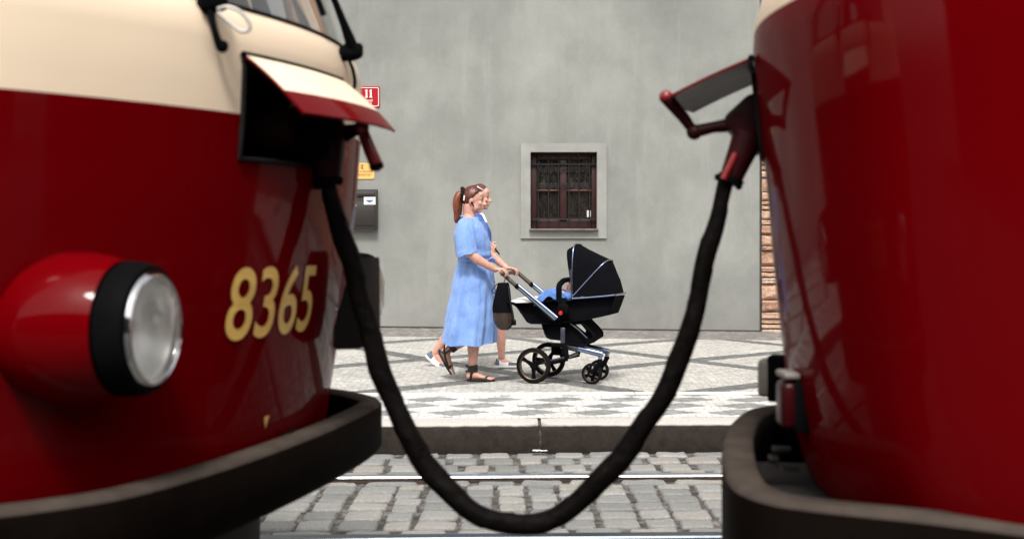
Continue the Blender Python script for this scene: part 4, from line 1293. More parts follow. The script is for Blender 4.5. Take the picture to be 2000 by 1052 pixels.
c0 = P1(-.075, -.070, .002)
mb.box(c0, (.012, .008, .045), M['white'], (fdir, side1, hup), .003)
obj('hair_clip', mb.mesh('hair_clip', 40), hr)

def ring_pts(cx, cy, z, rx, ry, n=72, fold=0.0, ph=0.0, k=11, sq=1.0):
    out = []
    for i in range(n):
        th = 2 * math.pi * i / n
        q_ = math.sin(8 * th + ph + 1.3 * math.sin(3 * th + .6)); f = 1 + fold * (q_ * .38 + .9 * noise.noise(Vector((math.cos(th) * 2.1, math.sin(th) * 2.1, 3 + ph * .5))) + math.sin((k * 2 - 5) * th + 1.7 + ph * 2) * .25 + .35 * noise.noise(Vector((math.cos(th) * 2.4, math.sin(th) * 2.4, ph))))
        c, s = math.cos(th), math.sin(th)
        out.append(Vector((cx + rx * f * math.copysign(abs(c) ** sq, c), cy + ry * f * math.copysign(abs(s) ** sq, s), z)))
    return out
def dress_rows(tab, d, foldtab):
    rows = []
    n = 60
    T = spline(tab, 5)
    for (py, xl, xr, hy) in T:
        a, c = W(xl, py, d), W(xr, py, d)
        z = a.z
        rows.append(ring_pts((a.x + c.x) / 2, d, z, (c.x - a.x) / 2, hy, fold=interp(foldtab, py), ph=py * .008, sq=.92))
    for r in rows:
        for v in r:
            q = noise.noise(Vector((v.x * 13, v.y * 9, v.z * 7 + 4))) * .009 + noise.noise(Vector((v.x * 5 + v.z * 9, v.y * 8, v.z * 12 - v.x * 6))) * .007
            o = Vector((v.x - W(918, 0, d).x, v.y - d, 0)); o.normalize(); v += o * q
    return rows
tab = [(424, 902, 933, .062), (428, 899, 936, .085), (434, 894, 940, .125), (444, 888.5, 946, .165), (458, 885.5, 953, .178), (475, 887, 957.5, .172), (490, 890, 958, .160), (499, 891, 959, .158), (507, 897, 953, .138), (512, 896, 955, .146), (525, 890, 960, .170), (548, 884.5, 963, .195), (580, 878, 965, .215), (612, 871.5, 966, .235), (640, 866.5, 966, .25), (660, 863, 965, .258), (669, 862, 964.5, .262)]
rows = dress_rows(tab, DW, [(424, .0), (440, .015), (470, .04), (497, .06), (507, .03), (520, .07), (580, .11), (669, .15)])
# wavy hem, closed underneath by an inner layer
for q, row in enumerate(rows[-8:]):
    for i, v in enumerate(row):
        c_ = math.cos(2 * math.pi * i / 72); v.z += (q + 1) / 8 * (.006 * math.sin(i * .5) + .014 * max(0, -c_) ** 2 - .010 * (1 - c_ * c_))
inner = [[Vector((lerp(v.x, W(915, 0, DW).x, .05 + .05 * k), lerp(v.y, DW, .05 + .05 * k), v.z + .004 + .06 * k)) for v in rows[-1]] for k in range(0, 4)]
mb = MB(); mb.grid(rows + inner, M['dress'], close_u=True)
dr = obj('dress', mb.mesh('dress', 70), pw)
# near and far sleeve, tapered boxy short sleeves
def sleeve(p):
    mb = MB(); rows = []
    for i, (c, rx, ry, ax) in enumerate(p):
        ax = ax.normalized(); a = (Y_ - ax * ax.y).normalized(); bb = ax.cross(a)
        rows.append([c + a * ry * math.cos(2 * math.pi * k / 36) + bb * rx * math.sin(2 * math.pi * k / 36) * (1 + .05 * math.sin(5 * 2 * math.pi * k / 36 + i)) + ax * (.004 * math.sin(k * .9) if i == len(p) - 1 else 0) for k in range(36)])
    lastc = p[-1][0]
    rows.append([lastc + (q - lastc) * .93 - p[-1][3].normalized() * .003 for q in rows[-1]]); rows.append([lastc + (q - lastc) * .9 - p[-1][3].normalized() * .08 for q in rows[-2]])
    mb.grid(rows, M['dress'], close_u=True, capa=True)
    return mb.mesh('sleeve', 70)
dn = Vector((.06, 0, -1))
obj('sleeve', sleeve([(W(911, 425, 10.24), .030, .03, dn), (W(909.5, 430, 10.18), .062, .060, dn), (W(908, 448, 10.14), .080, .066, dn), (W(909, 466, 10.11), .082, .070, dn), (W(911, 482, 10.10), .083, .072, Vector((.12, 0, -1))), (W(912.5, 497, 10.09), .084, .072, Vector((.28, 0, -1)))]), dr)
obj('sleeve', sleeve([(W(922, 427, 10.42), .030, .03, dn), (W(925, 433, 10.47), .060, .060, dn), (W(933, 455, 10.50), .070, .06, Vector((.3, 0, -1))), (W(942, 472, 10.52), .072, .062, Vector((.45, 0, -1))), (W(948.5, 485, 10.52), .070, .062, Vector((.55, 0, -1)))]), dr)
# collar, placket, tie belt with a hanging bow
mb = MB()
T = [tuple(v) for v in ring_pts(W(917.5, 0, DW).x, DW, W(0, 425, DW).z, .074, .066, 24)]
mb.tube([Vector(v) + Vector((0, 0, -.010 * (Vector(v).x - W(917, 0, DW).x) / .07)) for v in T + [T[0]]], .009, M['dress'], 8)
mb.grid([[W(x, y, d_) for x, y in r] for d_, r in ((10.21, [(933, 427), (943, 437), (950, 452), (956, 470)]), (10.195, [(937, 425), (948, 436), (953, 452), (958, 470)]))], M['dress'])
obj('collar', mb.mesh('collar', 60), dr)
mb = MB(); bl = []
for py, e in ((503.5, .004), (505, .010), (510, .010), (511.5, .004)):
    a, c = W(896.5, py, DW), W(953.5, py, DW)
    bl.append(ring_pts((a.x + c.x) / 2, DW, a.z, (c.x - a.x) / 2 + e, .140 + e, 72, sq=.92))
mb.grid(bl, M['dress'], close_u=True)
obj('belt', mb.mesh('belt', 60), dr)
mb = MB(); k0 = W(953, 508, 10.25)
for s_ in (-1, 1):
    mb.tube([k0, k0 + Vector((.03, -.01 * s_ - .01, .012 + .01 * s_)), k0 + Vector((.055, .02 * s_, .000 + .012 * s_)), k0 + Vector((.03, .01 * s_, -.012))], [(.012, .004), (.018, .007), (.018, .007), (.012, .004)], M['dress'], 8)
mb.tube([k0, k0 + Vector((.025, -.01, -.06)), k0 + Vector((.03, -.02, -.13))], [(.012, .004), (.016, .004), (.020, .003)], M['dress'], 8)
mb.tube([k0, k0 + Vector((.035, .01, -.05)), k0 + Vector((.055, .01, -.10))], [(.012, .004), (.016, .004), (.020, .003)], M['dress'], 8)
obj('bow', mb.mesh('bow', 60), dr)

# sandals
def strap(mb, pts, w, t=.004, m='leather'):
    mb.tube(pts, [(w, t)] * len(pts) if not isinstance(w, list) else [(x, t) for x in w], M[m], 8, ref=(0, 1, 0))
mb = MB()
def flatsole(tab, zf, th):
    up, dn_ = [], []
    for (x, hw, yc) in tab: up.append((x, yc - hw)); dn_.append((x, yc + hw))
    return up + dn_[::-1]
sole = flatsole([(911.5, .016, 10.25), (914, .028, 10.25), (921, .034, 10.25), (931, .034, 10.25), (943, .042, 10.25), (955, .045, 10.25), (963, .037, 10.25), (967, .018, 10.24)], 0, 0)
mb.prism([Vector((W(x, 0, 10.25).x, y, g + .003)) for x, y in sole], (0, 0, .013), M['leather'], .003)
for zc, rr, hw in ((.118, .041, .016), (.094, .042, .015)):
    for q in range(1):
        c0 = A(923, zc); mb.grid([[c0 + Vector((rr * 1.06 * math.cos(2 * math.pi * k / 20), rr * math.sin(2 * math.pi * k / 20), dz + .004 * math.cos(2 * math.pi * k / 20))) for k in range(20)] for dz in (-hw, hw)], M['leather'], close_u=True)
for zc in (.128, .082): mb.box(A(912.5, zc), (.030, .03, .016), M['leather'], bevel=.005)
for dd in (-.036, .036):
    mb.tube([A(919, .016, 10.25 + dd * .9), A(920, .05, 10.25 + dd), A(922, .09, 10.25 + dd * 1.08)], [(.006, .012), (.005, .010), (.005, .012)], M['leather'], 8)
bow_ = [A(944, .014, 10.207), A(948, .030, 10.213), A(951, .038, 10.232), A(953, .039, 10.25), A(953, .036, 10.275), A(951, .014, 10.293)]
mb.tube(spline([tuple(p) for p in bow_], 4), [(.011, .004)] * 21, M['leather'], 8, ref=(1, 0, 0))
obj('sandal', mb.mesh('sandal', 50), pw)
mb = MB()
sl_ = [(857.5, 684, .026), (861, 692, .030), (867, 704, .034), (873, 715, .041), (879, 724, .043), (883, 730, .03)]
nrm_ = Vector((-.8, 0, -.5)).normalized()
rows = [[W(x, y, 10.45) + Y_ * (s_ * hw) + nrm_ * o for s_, o in ((-1, 0), (1, 0), (1, .011), (-1, .011))] for x, y, hw in sl_]
mb.grid(rows, M['leather'], close_u=True, capa=True, capb=True)
ank = (W(884, 676, 10.45) - W(870, 687, 10.45)).normalized()
for cpt, rr, hw in ((W(884.5, 677.5, 10.45), .040, .026),):
    a_ = Y_; b_ = ank.cross(a_)
    mb.grid([[cpt + ank * h_ + a_ * rr * math.cos(2 * math.pi * k / 20) + b_ * (rr + .004) * math.sin(2 * math.pi * k / 20) for k in range(20)] for h_ in (-hw, hw)], M['leather'], close_u=True)
for dd in (-.037, .037):
    mb.tube([W(880, 683, 10.45 + dd), W(868, 690, 10.45 + dd), W(857, 682, 10.45 + dd * .6)], [.009, .009, .008], M['leather'], 8)
    mb.tube([W(868, 690, 10.45 + dd), W(871, 703, 10.45 + dd * 1.05), W(875, 716, 10.45 + dd * 1.1)], [.009, .009, .009], M['leather'], 8)
    mb.tube([W(868, 673, 10.45 + dd * .8), W(867, 689, 10.45 + dd)], [.007, .008], M['leather'], 8)
mb.tube(spline([tuple(W(874, 720, 10.408)), tuple(W(880, 715.5, 10.412)), tuple(W(884, 714, 10.45)), tuple(W(880, 715.5, 10.488)), tuple(W(874, 720, 10.492))], 4), [(.012, .004)] * 17, M['leather'], 8, ref=(0, 0, 1))
obj('sandal', mb.mesh('sandal', 50), pw)
# things she wears that are not clothes
sg = thing('sunglasses', 'white-framed sunglasses pushed up on the auburn hair of the woman', 'sunglasses', P1(.06, 0, .11))
mb = MB()
fr0 = [P1(.052, l, .098 - abs(l) * .25) for l in (-.07, -.045, -.02, 0, .02, .045, .07)]
mb.tube([P1(.050, -.012, .106), P1(.050, .012, .106)], .004, M['white'], 8)
for l in (-.033, .033):
    mb.lathe(P1(.046, l, .103), (fdir * .5 + hup * .9), [(-.004, .026), (.003, .027), (.006, .022)], M['white'], 20, True, False)
obj('frame', mb.mesh('frame', 50), sg)
for l in (-.033, .033):
    mb = MB(); mb.lathe(P1(.049, l, .108), (fdir * .5 + hup * .9), [(0, .021), (.002, .015), (.003, .001)], M['black'], 20)
    obj('lens', mb.mesh('lens', 50), sg)
for l in (-.072, .072):
    mb = MB(); mb.tube([P1(.05, l, .088), P1(.02, l * 1.10, .060), P1(-.02, l * 1.14, .02)], [.003, .0025, .002], M['bronze'], 8)
    obj('temple', mb.mesh('temple', 50), sg)
mb = MB(); mb.tube([P1(-.002, -.085, -.030), P1(.012, -.088, -.050), P1(.018, -.080, -.058)], [.0065, .007, .006], M['black'], 10, round_ends=True)
obj('earphone', mb.mesh('earphone', 50), base=P1(.01, -.085, -.05), label='black earphone in the ear of the woman in pale blue', cat='earphone')

# ---------------- woman walking beside her, mostly hidden
D2 = 11.24
p2 = thing('person', 'second woman in royal blue and white slip-on shoes walking behind the one pushing', 'person', (W(925, 0, D2).x, D2, .21))
b = Body()
hc2 = W(937.5, 384.5, D2); f2 = Vector((1, -.10, -.06)).normalized(); u2 = (Z_ - f2 * f2.z).normalized()
P2, side2 = head_shapes(b, hc2, f2, u2, .98)
b.limb([(W(930, 398, D2), .055), (W(929, 414, D2), .054), (W(926, 428, D2), .066)])
b.limb([(W(926, 434, D2), (.11, .075)), (W(929, 455, D2), (.15, .11)), (W(930, 485, D2), (.13, .105)), (W(930, 505, D2), (.12, .10)), (W(928, 540, D2), (.155, .125)), (W(928, 560, D2), (.14, .12))], 20)
b.limb([(W(921, 434, 11.08), .054), (W(925, 462, 11.05), .046), (W(931, 490, 11.04), .039), (W(946, 487, 11.02), .036), (W(957, 482, 11.0), .027)])
b.limb([(W(935, 434, 11.42), .054), (W(934, 465, 11.45), .045), (W(930, 495, 11.46), .038), (W(936, 525, 11.45), .034), (W(941, 545, 11.44), .026), (W(943, 555, 11.44), .03)])
w2 = W(958, 481.5, 11.0); ph = W(966.5, 485, 11.0)
b.ball((w2 + ph) / 2, (.042, .017, .032), M['skin'], n=14, h=10)
for i in range(4):
    q = ph + Vector((.0, -.016, .026 - .017 * i)); b.tube([q + Vector((-.028, 0, 0)), q + Vector((.004, -.004, -.002)), q + Vector((.016, .010, -.004)), q + Vector((.008, .022, -.004))], [.0088, .0085, .008, .007], M['skin'], 8, round_ends=True)
b.tube([w2 + Vector((.01, .01, .02)), w2 + Vector((.032, .022, .040)), w2 + Vector((.05, .02, .036))], [.012, .010, .008], M['skin'], 8, round_ends=True)
g2 = pave_z(0, D2)
# front foot flat
B2 = lambda px, z, d=D2 - .08: Vector((W(px, 0, d).x, d, g2 + z))
b.limb([(W(938, 560, D2 - .08), (.085, .09)), (W(964, 610, D2 - .08), (.064, .066)), (W(976, 640, D2 - .08), (.052, .056)), (W(978, 660, D2 - .08), (.044, .048)), (W(979, 682, D2 - .08), (.034, .036)), (W(979.5, 697, D2 - .08), .033)])
b.limb([(B2(971, .05), (.03, .03)), (B2(980, .062), (.032, .042)), (B2(992, .045), (.036, .028)), (B2(1004, .035), (.036, .018)), (B2(1010, .032), (.032, .014))])
# rear foot, heel lifted
dR = D2 + .10
b.limb([(W(918, 560, dR), (.085, .09)), (W(902, 612, dR), (.064, .066)), (W(884, 640, dR), (.054, .056)), (W(868, 662, dR), (.044, .046)), (W(854, 682, dR), (.034, .036)), (W(849, 689, dR), .033)])
b.limb([(W(842, 690, dR), (.03, .03)), (W(851, 696, dR), (.033, .040)), (W(859, 706, dR), (.036, .028)), (W(868, 713, dR), (.036, .016)), (W(877, 715, dR), (.034, .013))])
me = remesh(b, .0052, 4)
paint_by(me, [(P2(.082, sd * .030, -.006), .0095, 2) for sd in (-1, 1)] + [(P2(.080, sd * .034, .014), .0085, 2) for sd in (-1, 1)] + [(P2(.094, 0, -.0665), .0135, 1)], [M['skin'], M['lips'], M['eyedark']])
obj('body', me, p2)
mb = MB(); hair_cap(mb, P2, 1, M['brownhair'], [(0, 50), (35, 44), (60, 24), (80, 0), (95, -20), (110, -36), (140, -46), (180, -50)])
hr = obj('hair', mb.mesh('hair', 60), p2)
mb = MB(); mb.ball(P2(-.105, 0, .03), (.03, .034, .034), M['brownhair'], n=14, h=10)
obj('bun', mb.mesh('bun', 60), hr)
rows = dress_rows([(417, 916, 940, .062), (424, 909, 944, .11), (434, 903, 950, .155), (450, 900, 959, .170), (470, 902, 961, .165), (492, 906, 957, .145), (505, 906, 957, .14), (525, 902, 962, .165), (545, 900, 966, .185), (575, 898, 968, .20), (600, 897, 968, .21)], D2, [(417, 0), (450, .02), (500, .03), (600, .05)])
inner = [[Vector((lerp(v.x, W(930, 0, D2).x, .05 + .05 * k), lerp(v.y, D2, .05 + .05 * k), v.z + .004 + .06 * k)) for v in rows[-1]] for k in range(4)]
mb = MB(); mb.grid(rows + inner, M['royal'], close_u=True)
d2 = obj('dress', mb.mesh('dress', 70), p2)
mb = MB()
for s_ in (-1, 1): mb.grid([[W(x, y, D2 - .13 * s_ * .6) for x, y in r] for r in ([(931, 414), (941, 420), (948, 434)], [(937, 411), (946, 419), (952, 434)])], M['whitecloth'])
obj('collar', mb.mesh('collar', 60), d2)
for dd, sh in ((-.155, [(W(921, 430, 11.12), .03, .03, dn), (W(921, 436, 11.08), .064, .055, dn), (W(923, 452, 11.06), .07, .06, dn), (W(927, 470, 11.05), .068, .06, dn)]),
               (.16, [(W(934, 430, 11.38), .03, .03, dn), (W(935, 436, 11.42), .064, .055, dn), (W(935, 452, 11.44), .068, .06, dn), (W(934, 470, 11.45), .068, .06, dn)])):
    me = sleeve(sh); me.materials.clear(); me.materials.append(M['royal']); obj('sleeve', me, d2)
def slip_on(tab, up, d, name='shoe'):
    """tab: sole line points (px, py) heel to toe with half width, upper height at each"""
    mb = MB(); rows = []; rs = []
    pts = [W(x, y, d) for x, y, *_ in tab]
    n = len(tab)
    for i, (x, y, hw, hh, grey) in enumerate(tab):
        p = pts[i]; t = (pts[min(i + 1, n - 1)] - pts[max(i - 1, 0)]).normalized(); u = Y_.cross(t) * -1
        if u.z < 0: u = -u
        rs.append([p + Y_ * (s_ * hw) + u * o for s_, o in ((-1, .003), (-1.04, .012), (-1, .022), (1, .022), (1.04, .012), (1, .003))])
        rows.append([p + Y_ * (hw * .97 * c) + u * (.020 + hh * s_) for c, s_ in ((-1, 0), (-1, .35), (-.95, .7), (-.8, 1.0))])
        rows[-1] += [p + Y_ * (hw * .97 * c) + u * (.020 + hh * s_) for c, s_ in ((.8, 1.0), (.95, .7), (1, .35), (1, 0))]
    mb.grid(rs, M['shoewhite'], close_u=True, capa=True, capb=True)
    for i in range(n - 1):
        m = M['shoegrey'] if tab[i][4] else M['shoewhite']
        for a in (0, 1): mb.grid([rows[i][4 * a:4 * a + 4], rows[i + 1][4 * a:4 * a + 4]], m)
        if tab[i][4] == 2 or tab[i][4] == 3: mb.grid([rows[i][3:5], rows[i + 1][3:5]], m if tab[i][4] == 2 else M['shoewhite'])
    mb.add(rows[0], [tuple(range(8))], M['shoegrey']); mb.add(rows[-1], [tuple(range(8))], M['shoewhite'])
    return mb.mesh(name, 45)
obj('shoe', slip_on([(966, 716.5, .024, .062, 1), (969, 717, .034, .060, 1), (975, 717, .038, .046, 0), (984, 717, .038, .034, 0), (993, 717, .042, .030, 3), (1003, 717, .045, .030, 3), (1010, 716.5, .040, .024, 2), (1014, 716, .022, .012, 2)], Z_, D2 - .08), p2)
obj('shoe', slip_on([(829.5, 694, .024, .062, 1), (833, 698.5, .034, .058, 1), (839, 704, .038, .044, 0), (847, 711, .038, .032, 0), (855, 716.5, .042, .030, 2), (864, 719.5, .045, .028, 2), (873, 720.5, .040, .024, 2), (878, 720.5, .022, .012, 2)], Z_, dR), p2)
mb = MB(); mb.box(ph + Vector((.022, .004, -.028)), (.012, .075, .07), M['black'], (Vector((.8, 0, .6)), Y_, Vector((-.6, 0, .8))), .004)
obj('phone', mb.mesh('phone', 40), base=ph, label='dark phone held up by the second woman in royal blue', cat='phone')

# ------------------------------------------------------------------ pram
pa_, pb_ = Vector((.956, -.292, 0)), Vector((.292, .956, 0))      # forward, towards the wall
PX0, PD0 = .262, 10.33
def SP(px, py, w):
    k = (px - 1000) / F
    p = (k * (PD0 + .956 * w) - PX0 - .292 * w) / (.956 + .292 * k)
    d = PD0 - .292 * p + .956 * w
    return Vector((PX0 + .956 * p + .292 * w, d, CAMZ + (HZ - py) * d / F))
Q7 = lambda x, y, w: SP(940 + x / 5.843, 460 + y / 5.843, w)
Q8 = lambda x, y, w: SP(990 + x / 7.514, 620 + y / 7.514, w)
Q3 = lambda x, y, w: SP(800 + x / 2.3909, 340 + y / 2.3909, w)
pr_ = thing('pram', 'black pram with folded hood, silver frame and bronze rimmed wheels', 'pram', (PX0 + .25, PD0, .21))
pr_['label'] = 'black pram with raised hood, silver frame and bronze rimmed wheels on the mosaic pavement'
def mir(fn, x, y, w):
    """the same point of the frame on either side: measured on the near side, mirrored across"""
    p = fn(x, y, -abs(w)); return p if w < 0 else p + pb_ * (2 * abs(w))
# carrycot
out = [(345, 775), (400, 815), (460, 900), (520, 988), (565, 1008), (690, 1010), (860, 1000), (1205, 962), (1452, 908), (1492, 805), (1530, 700)]
top = [(1025, 722), (860, 742), (600, 768), (350, 768)]
mb = MB(); rows = []
prof = [(-.185, 0), (-.20, .5), (-.205, 1)]
for wv, ins in ((-.150, .045), (-.185, .015), (-.2, 0), (.2, 0), (.185, .015), (.150, .045)):
    cen_ = mir(Q7, 930, 850, -.2 if wv < 0 else .2)
    row = []
    for (x, y) in out + top:
        p = mir(Q7, x, y, -.2) + pb_ * (wv + .2)
        c = mir(Q7, 930, 830, -.2) + pb_ * (wv + .2)
        row.append(p + (c - p) * ins * 1.2)
    rows.append(row)
mb.grid(rows, M['pramcloth'], close_u=True, capa=True, capb=True)
obj('carrycot', mb.mesh('carrycot', 40), pr_)
mb = MB()
for s_ in (-1, 1):
    mb.tube([mir(Q7, x, y, .204 * s_) for x, y in ((1035, 716), (1200, 706), (1400, 690), (1530, 676))], .0075, M['alu'], 10)
    mb.tube([mir(Q7, x, y, .203 * s_) for x, y in ((350, 776), (600, 770), (760, 750), (850, 730))], .006, M['pramcloth'], 8)
mb.tube([mir(Q7, 1530, 676, -.204)] + [mir(Q7, 1556, 672, -.14) + pb_ * (.28 * i / 4) for i in range(5)] + [mir(Q7, 1530, 676, .204)], .0095, M['alu'], 10)
obj('carrycot_rim', mb.mesh('carrycot_rim', 50), pr_)
# hood: fabric stretched over pivoting hoops
piv = lambda s_: mir(Q7, 1035, 700, .198 * s_)
def hoop(apx, pvx=None, n=26):
    a = mir(Q7, *apx, -.198); p = mir(Q7, *(pvx or (1035, 700)), -.198)
    up = a - p
    row = []
    for i in range(n + 1):
        t = math.pi * i / n
        c, s_ = math.cos(t), math.sin(t)
        wv = -.198 * math.copysign(abs(c) ** .42, c); h = abs(s_) ** .42
        row.append(p + pb_ * (.198 + wv) + up * h)
    return row
aps = [((958, 152), (1020, 560)), ((1040, 100), None), ((1150, 150), None), ((1290, 225), None), ((1412, 285), None), ((1455, 380), None), ((1492, 485), None), ((1505, 500), None), ((1535, 610), None), ((1548, 672), None)]
mb = MB(); rows = [hoop(a, p) for a, p in aps]
for i, r in enumerate(rows):
    if i in (2, 3, 5, 7, 8):
        for j, v in enumerate(r):
            v.z -= .006 + .004 * noise.noise(v * 14)
mb.grid(rows, M['pramcloth'])
hd = obj('hood', mb.mesh('hood', 45), pr_)
mb = MB(); back = [[v + pa_ * .004 - Z_ * .004 for v in r] for r in rows[:2]]
mb.grid(back, M['pramlining']); obj('visor_lining', mb.mesh('visor_lining', 45), hd)
for ap in ((1040, 100), (1412, 285)):
    mb = MB(); r = hoop(ap, None, 40); r = [v + (v - (piv(-1) + piv(1)) / 2).normalized() * .004 for v in r]
    mb.tube(r, [.0058] * len(r), M['alu'], 10)
    obj('hood_hoop', mb.mesh('hood_hoop', 60), hd)
# carry handle arched over the opening
mb = MB()
pts = [mir(Q7, 888, 740, -.205), mir(Q7, 886, 640, -.206), mir(Q7, 890, 570, -.2), mir(Q7, 925, 525, -.17), mir(Q7, 955, 508, -.10)]
pts = pts + [p + pb_ * (2 * o) for p, o in zip(pts[::-1], (.10, .17, .2, .206, .205))]
mb.tube(spline([tuple(p) for p in pts], 4), [(.017, .024)] * 37, M['black'], 12)
obj('carry_handle', mb.mesh('carry_handle', 60), pr_)
# side joints with a red release button
for s_ in (-1, 1):
    mb = MB(); c = mir(Q7, 935, 835, .212 * s_)
    mb.lathe(c - pb_ * (.012 * s_), pb_ * s_, [(0, .052), (.022, .050), (.030, .040)], M['black'], 24, True, True)
    mb.box(mir(Q7, 925, 770, .212 * s_), (.07, .02, .09), M['black'], (pa_, pb_, Z_), .008)
    jn = obj('joint', mb.mesh('joint', 40), pr_)
    mb = MB(); mb.lathe(mir(Q7, 906, 882, .236 * s_), pb_ * s_, [(0, .018), (.008, .017), (.010, .012)], M['redbutton'], 18, True, True)
    obj('release_button', mb.mesh('release_button', 50), jn)
# push frame
for s_ in (-1, 1):
    mb = MB()
    mb.tube([mir(Q7, 425, 572, .222 * s_), mir(Q7, 868, 940, .222 * s_)], [(.0135, .017)] * 2, M['alu'], 14)
    mb.tube([mir(Q7, 380, 565, .2225 * s_), mir(Q7, 840, 962, .2225 * s_)], [(.014, .012)] * 2, M['darkalu'], 12)
    fr_ = obj('push_tube', mb.mesh('push_tube', 50), pr_)
    mb = MB()
    mb.tube([mir(Q7, 250, 436, .215 * s_), mir(Q7, 330, 512, .222 * s_), mir(Q7, 420, 590, .222 * s_)], [.018, .0185, .0185], M['grip'], 14, round_ends=True)
    mb.tube([mir(Q7, 395, 568, .222 * s_), mir(Q7, 425, 596, .222 * s_)], [.0215, .0215], M['black'], 14)
    obj('grip', mb.mesh('grip', 50), fr_)
mb = MB(); mb.tube([HB - pb_ * .06, HB + pb_ * .36], .0165, M['grip'], 16, round_ends=True)
e0, e1 = mir(Q7, 252, 438, -.215), mir(Q7, 252, 438, .215)
mb.tube([e0, e0 * .4 + (HB - pb_ * .05) * .6, HB - pb_ * .04], .0165, M['grip'], 14); mb.tube([e1, e1 * .4 + (HB + pb_ * .36) * .6, HB + pb_ * .34], .0165, M['grip'], 14)
obj('push_bar', mb.mesh('push_bar', 60), pr_)
# shopping basket
bp = [(505, 100), (555, 250), (585, 300), (640, 322), (800, 338), (900, 392), (1150, 410), (1245, 345), (1283, 300), (1265, 245), (1110, 62), (850, 20)]
mb = MB(); rows = []
for wv, ins in ((-.13, .10), (-.155, .03), (-.165, 0), (.165, 0), (.155, .03), (.13, .10)):
    c = mir(Q8, 900, 220, -.165) + pb_ * (wv + .165)
    rows.append([(lambda p: p + (c - p) * ins)(mir(Q8, x, y, -.165) + pb_ * (wv + .165)) for x, y in bp])
mb.grid(rows, M['pramcloth'], close_u=True, capa=True, capb=True)
bk = obj('shopping_basket', mb.mesh('shopping_basket', 40), pr_)
for s_ in (-1, 1):
    mb = MB()
    mb.tube([mir(Q8, 930, 85, .168 * s_), mir(Q8, 1050, 175, .169 * s_), mir(Q8, 1175, 300, .168 * s_)], .006, M['darkalu'], 8)
    mb.tube([mir(Q8, 1090, 60, .166 * s_), mir(Q8, 1225, 200, .167 * s_), mir(Q8, 1272, 262, .166 * s_), mir(Q8, 1272, 305, .166 * s_), mir(Q8, 1205, 345, .166 * s_)], .012, M['black'], 8)
    mb.prism([mir(Q8, x, y, .171 * s_) for x, y in ((1010, 100), (1085, 95), (1160, 185), (1150, 215))], pb_ * (.002 * s_), M['grey'])
    obj('basket_edge', mb.mesh('basket_edge', 50), bk)
# chassis
for s_ in (-1, 1):
    mb = MB()
    mb.box((mir(Q8, 818, 170, .185 * s_) + mir(Q8, 825, 430, .185 * s_)) / 2, (.040, .022, (mir(Q8, 818, 120, .185) - mir(Q8, 825, 430, .185)).length), M['darkalu'], (pa_, pb_, Z_), .006)
    mb.tube([mir(Q8, 830, 395, .185 * s_), mir(Q8, 860, 470, .20 * s_), mir(Q8, 880, 600, .20 * s_)], [.026, .024, .02], M['black'], 12)
    mb.tube([mir(Q8, 890, 605, .20 * s_), mir(Q8, 760, 640, .205 * s_), mir(Q8, 560, 690, .21 * s_)], [.018, .016, .014], M['black'], 12)
    mb.tube([mir(Q8, 660, 400, .19 * s_), mir(Q8, 840, 400, .19 * s_)], [.018, .018], M['black'], 12)
    obj('upright', mb.mesh('upright', 50), pr_)
    mb = MB()
    a, c = mir(Q8, 820, 400, .13 * s_), mir(Q8, 1395, 538, .13 * s_)
    mb.tube([a, c], [(.014, .024)] * 2, M['alu'], 16)
    mb.tube([a + Z_ * -.004, a + (c - a) * .4 + Z_ * -.004], [(.018, .027)] * 2, M['darkalu'], 16)
    mb.tube([c, mir(Q8, 1372, 575, .13 * s_), mir(Q8, 1368, 625, .13 * s_)], [.020, .017, .016], M['alu'], 12)
    obj('chassis_tube', mb.mesh('chassis_tube', 50), pr_)
mb = MB()
mb.tube([mir(Q8, 870, 585, -.2), mir(Q8, 870, 585, .2)], .014, M['darkalu'], 12)
mb.tube([mir(Q8, 830, 420, -.19), mir(Q8, 830, 420, .19)], .018, M['black'], 12)
mb.tube([mir(Q8, 393, 695, -.24) + pb_ * .02, mir(Q8, 393, 695, -.24) + pb_ * .46], .011, M['black'], 12)
mb.tube([mir(Q8, 393, 690, -.16), mir(Q8, 620, 640, -.18), mir(Q8, 870, 585, -.2)], .013, M['darkalu'], 10)
mb.box(mir(Q8, 640, 520, .12), (.09, .12, .07), M['black'], (pa_, pb_, Z_), .01)
obj('rear_axle', mb.mesh('rear_axle', 50), pr_)
def wheel(c, r, tw, spokes, name, a0=90, hub=.028):
    mb = MB()
    n = 10; prof = []
    for i in range(n + 1):
        a = math.pi * (i / n) - math.pi / 2
        prof.append((tw * math.sin(a), r - .020 + .020 * max(0, math.cos(a)) ** .6))
    prof = [(-tw, r * .80)] + prof + [(tw, r * .80)]
    mb.lathe(c, pb_, prof + [prof[0]], M['tyre'], 56)
    wl = obj(name, mb.mesh(name, 40), pr_)
    mb = MB()
    mb.lathe(c, pb_, [(-tw * .8, r * .80), (-tw * .9, r * .775), (-tw * .7, r * .735), (tw * .7, r * .735), (tw * .9, r * .775), (tw * .8, r * .80)], M['bronze'], 48)
    obj('rim', mb.mesh('rim', 40), wl)
    mb = MB()
    mb.lathe(c, pb_, [(-tw * .95, hub * .5), (-tw * .9, hub), (tw * .9, hub), (tw * .95, hub * .5)], M['black'], 24, True, True)
    for k in range(spokes):
        a = R(a0 + 360 * k / spokes); d = pa_ * math.cos(a) + Z_ * math.sin(a); t = pa_ * -math.sin(a) + Z_ * math.cos(a)
        q = [d * (hub * .6) + t * .020, d * (r * .45) + t * .0125, d * (r * .75) + t * .018, d * (r * .75) - t * .018, d * (r * .45) - t * .0125, d * (hub * .6) - t * .020]
        mb.prism([c - pb_ * (tw * .5) + x * 1.0 for x in q], pb_ * (tw * 1.0), M['black'], .003)
    obj('spokes', mb.mesh('spokes', 40), wl)
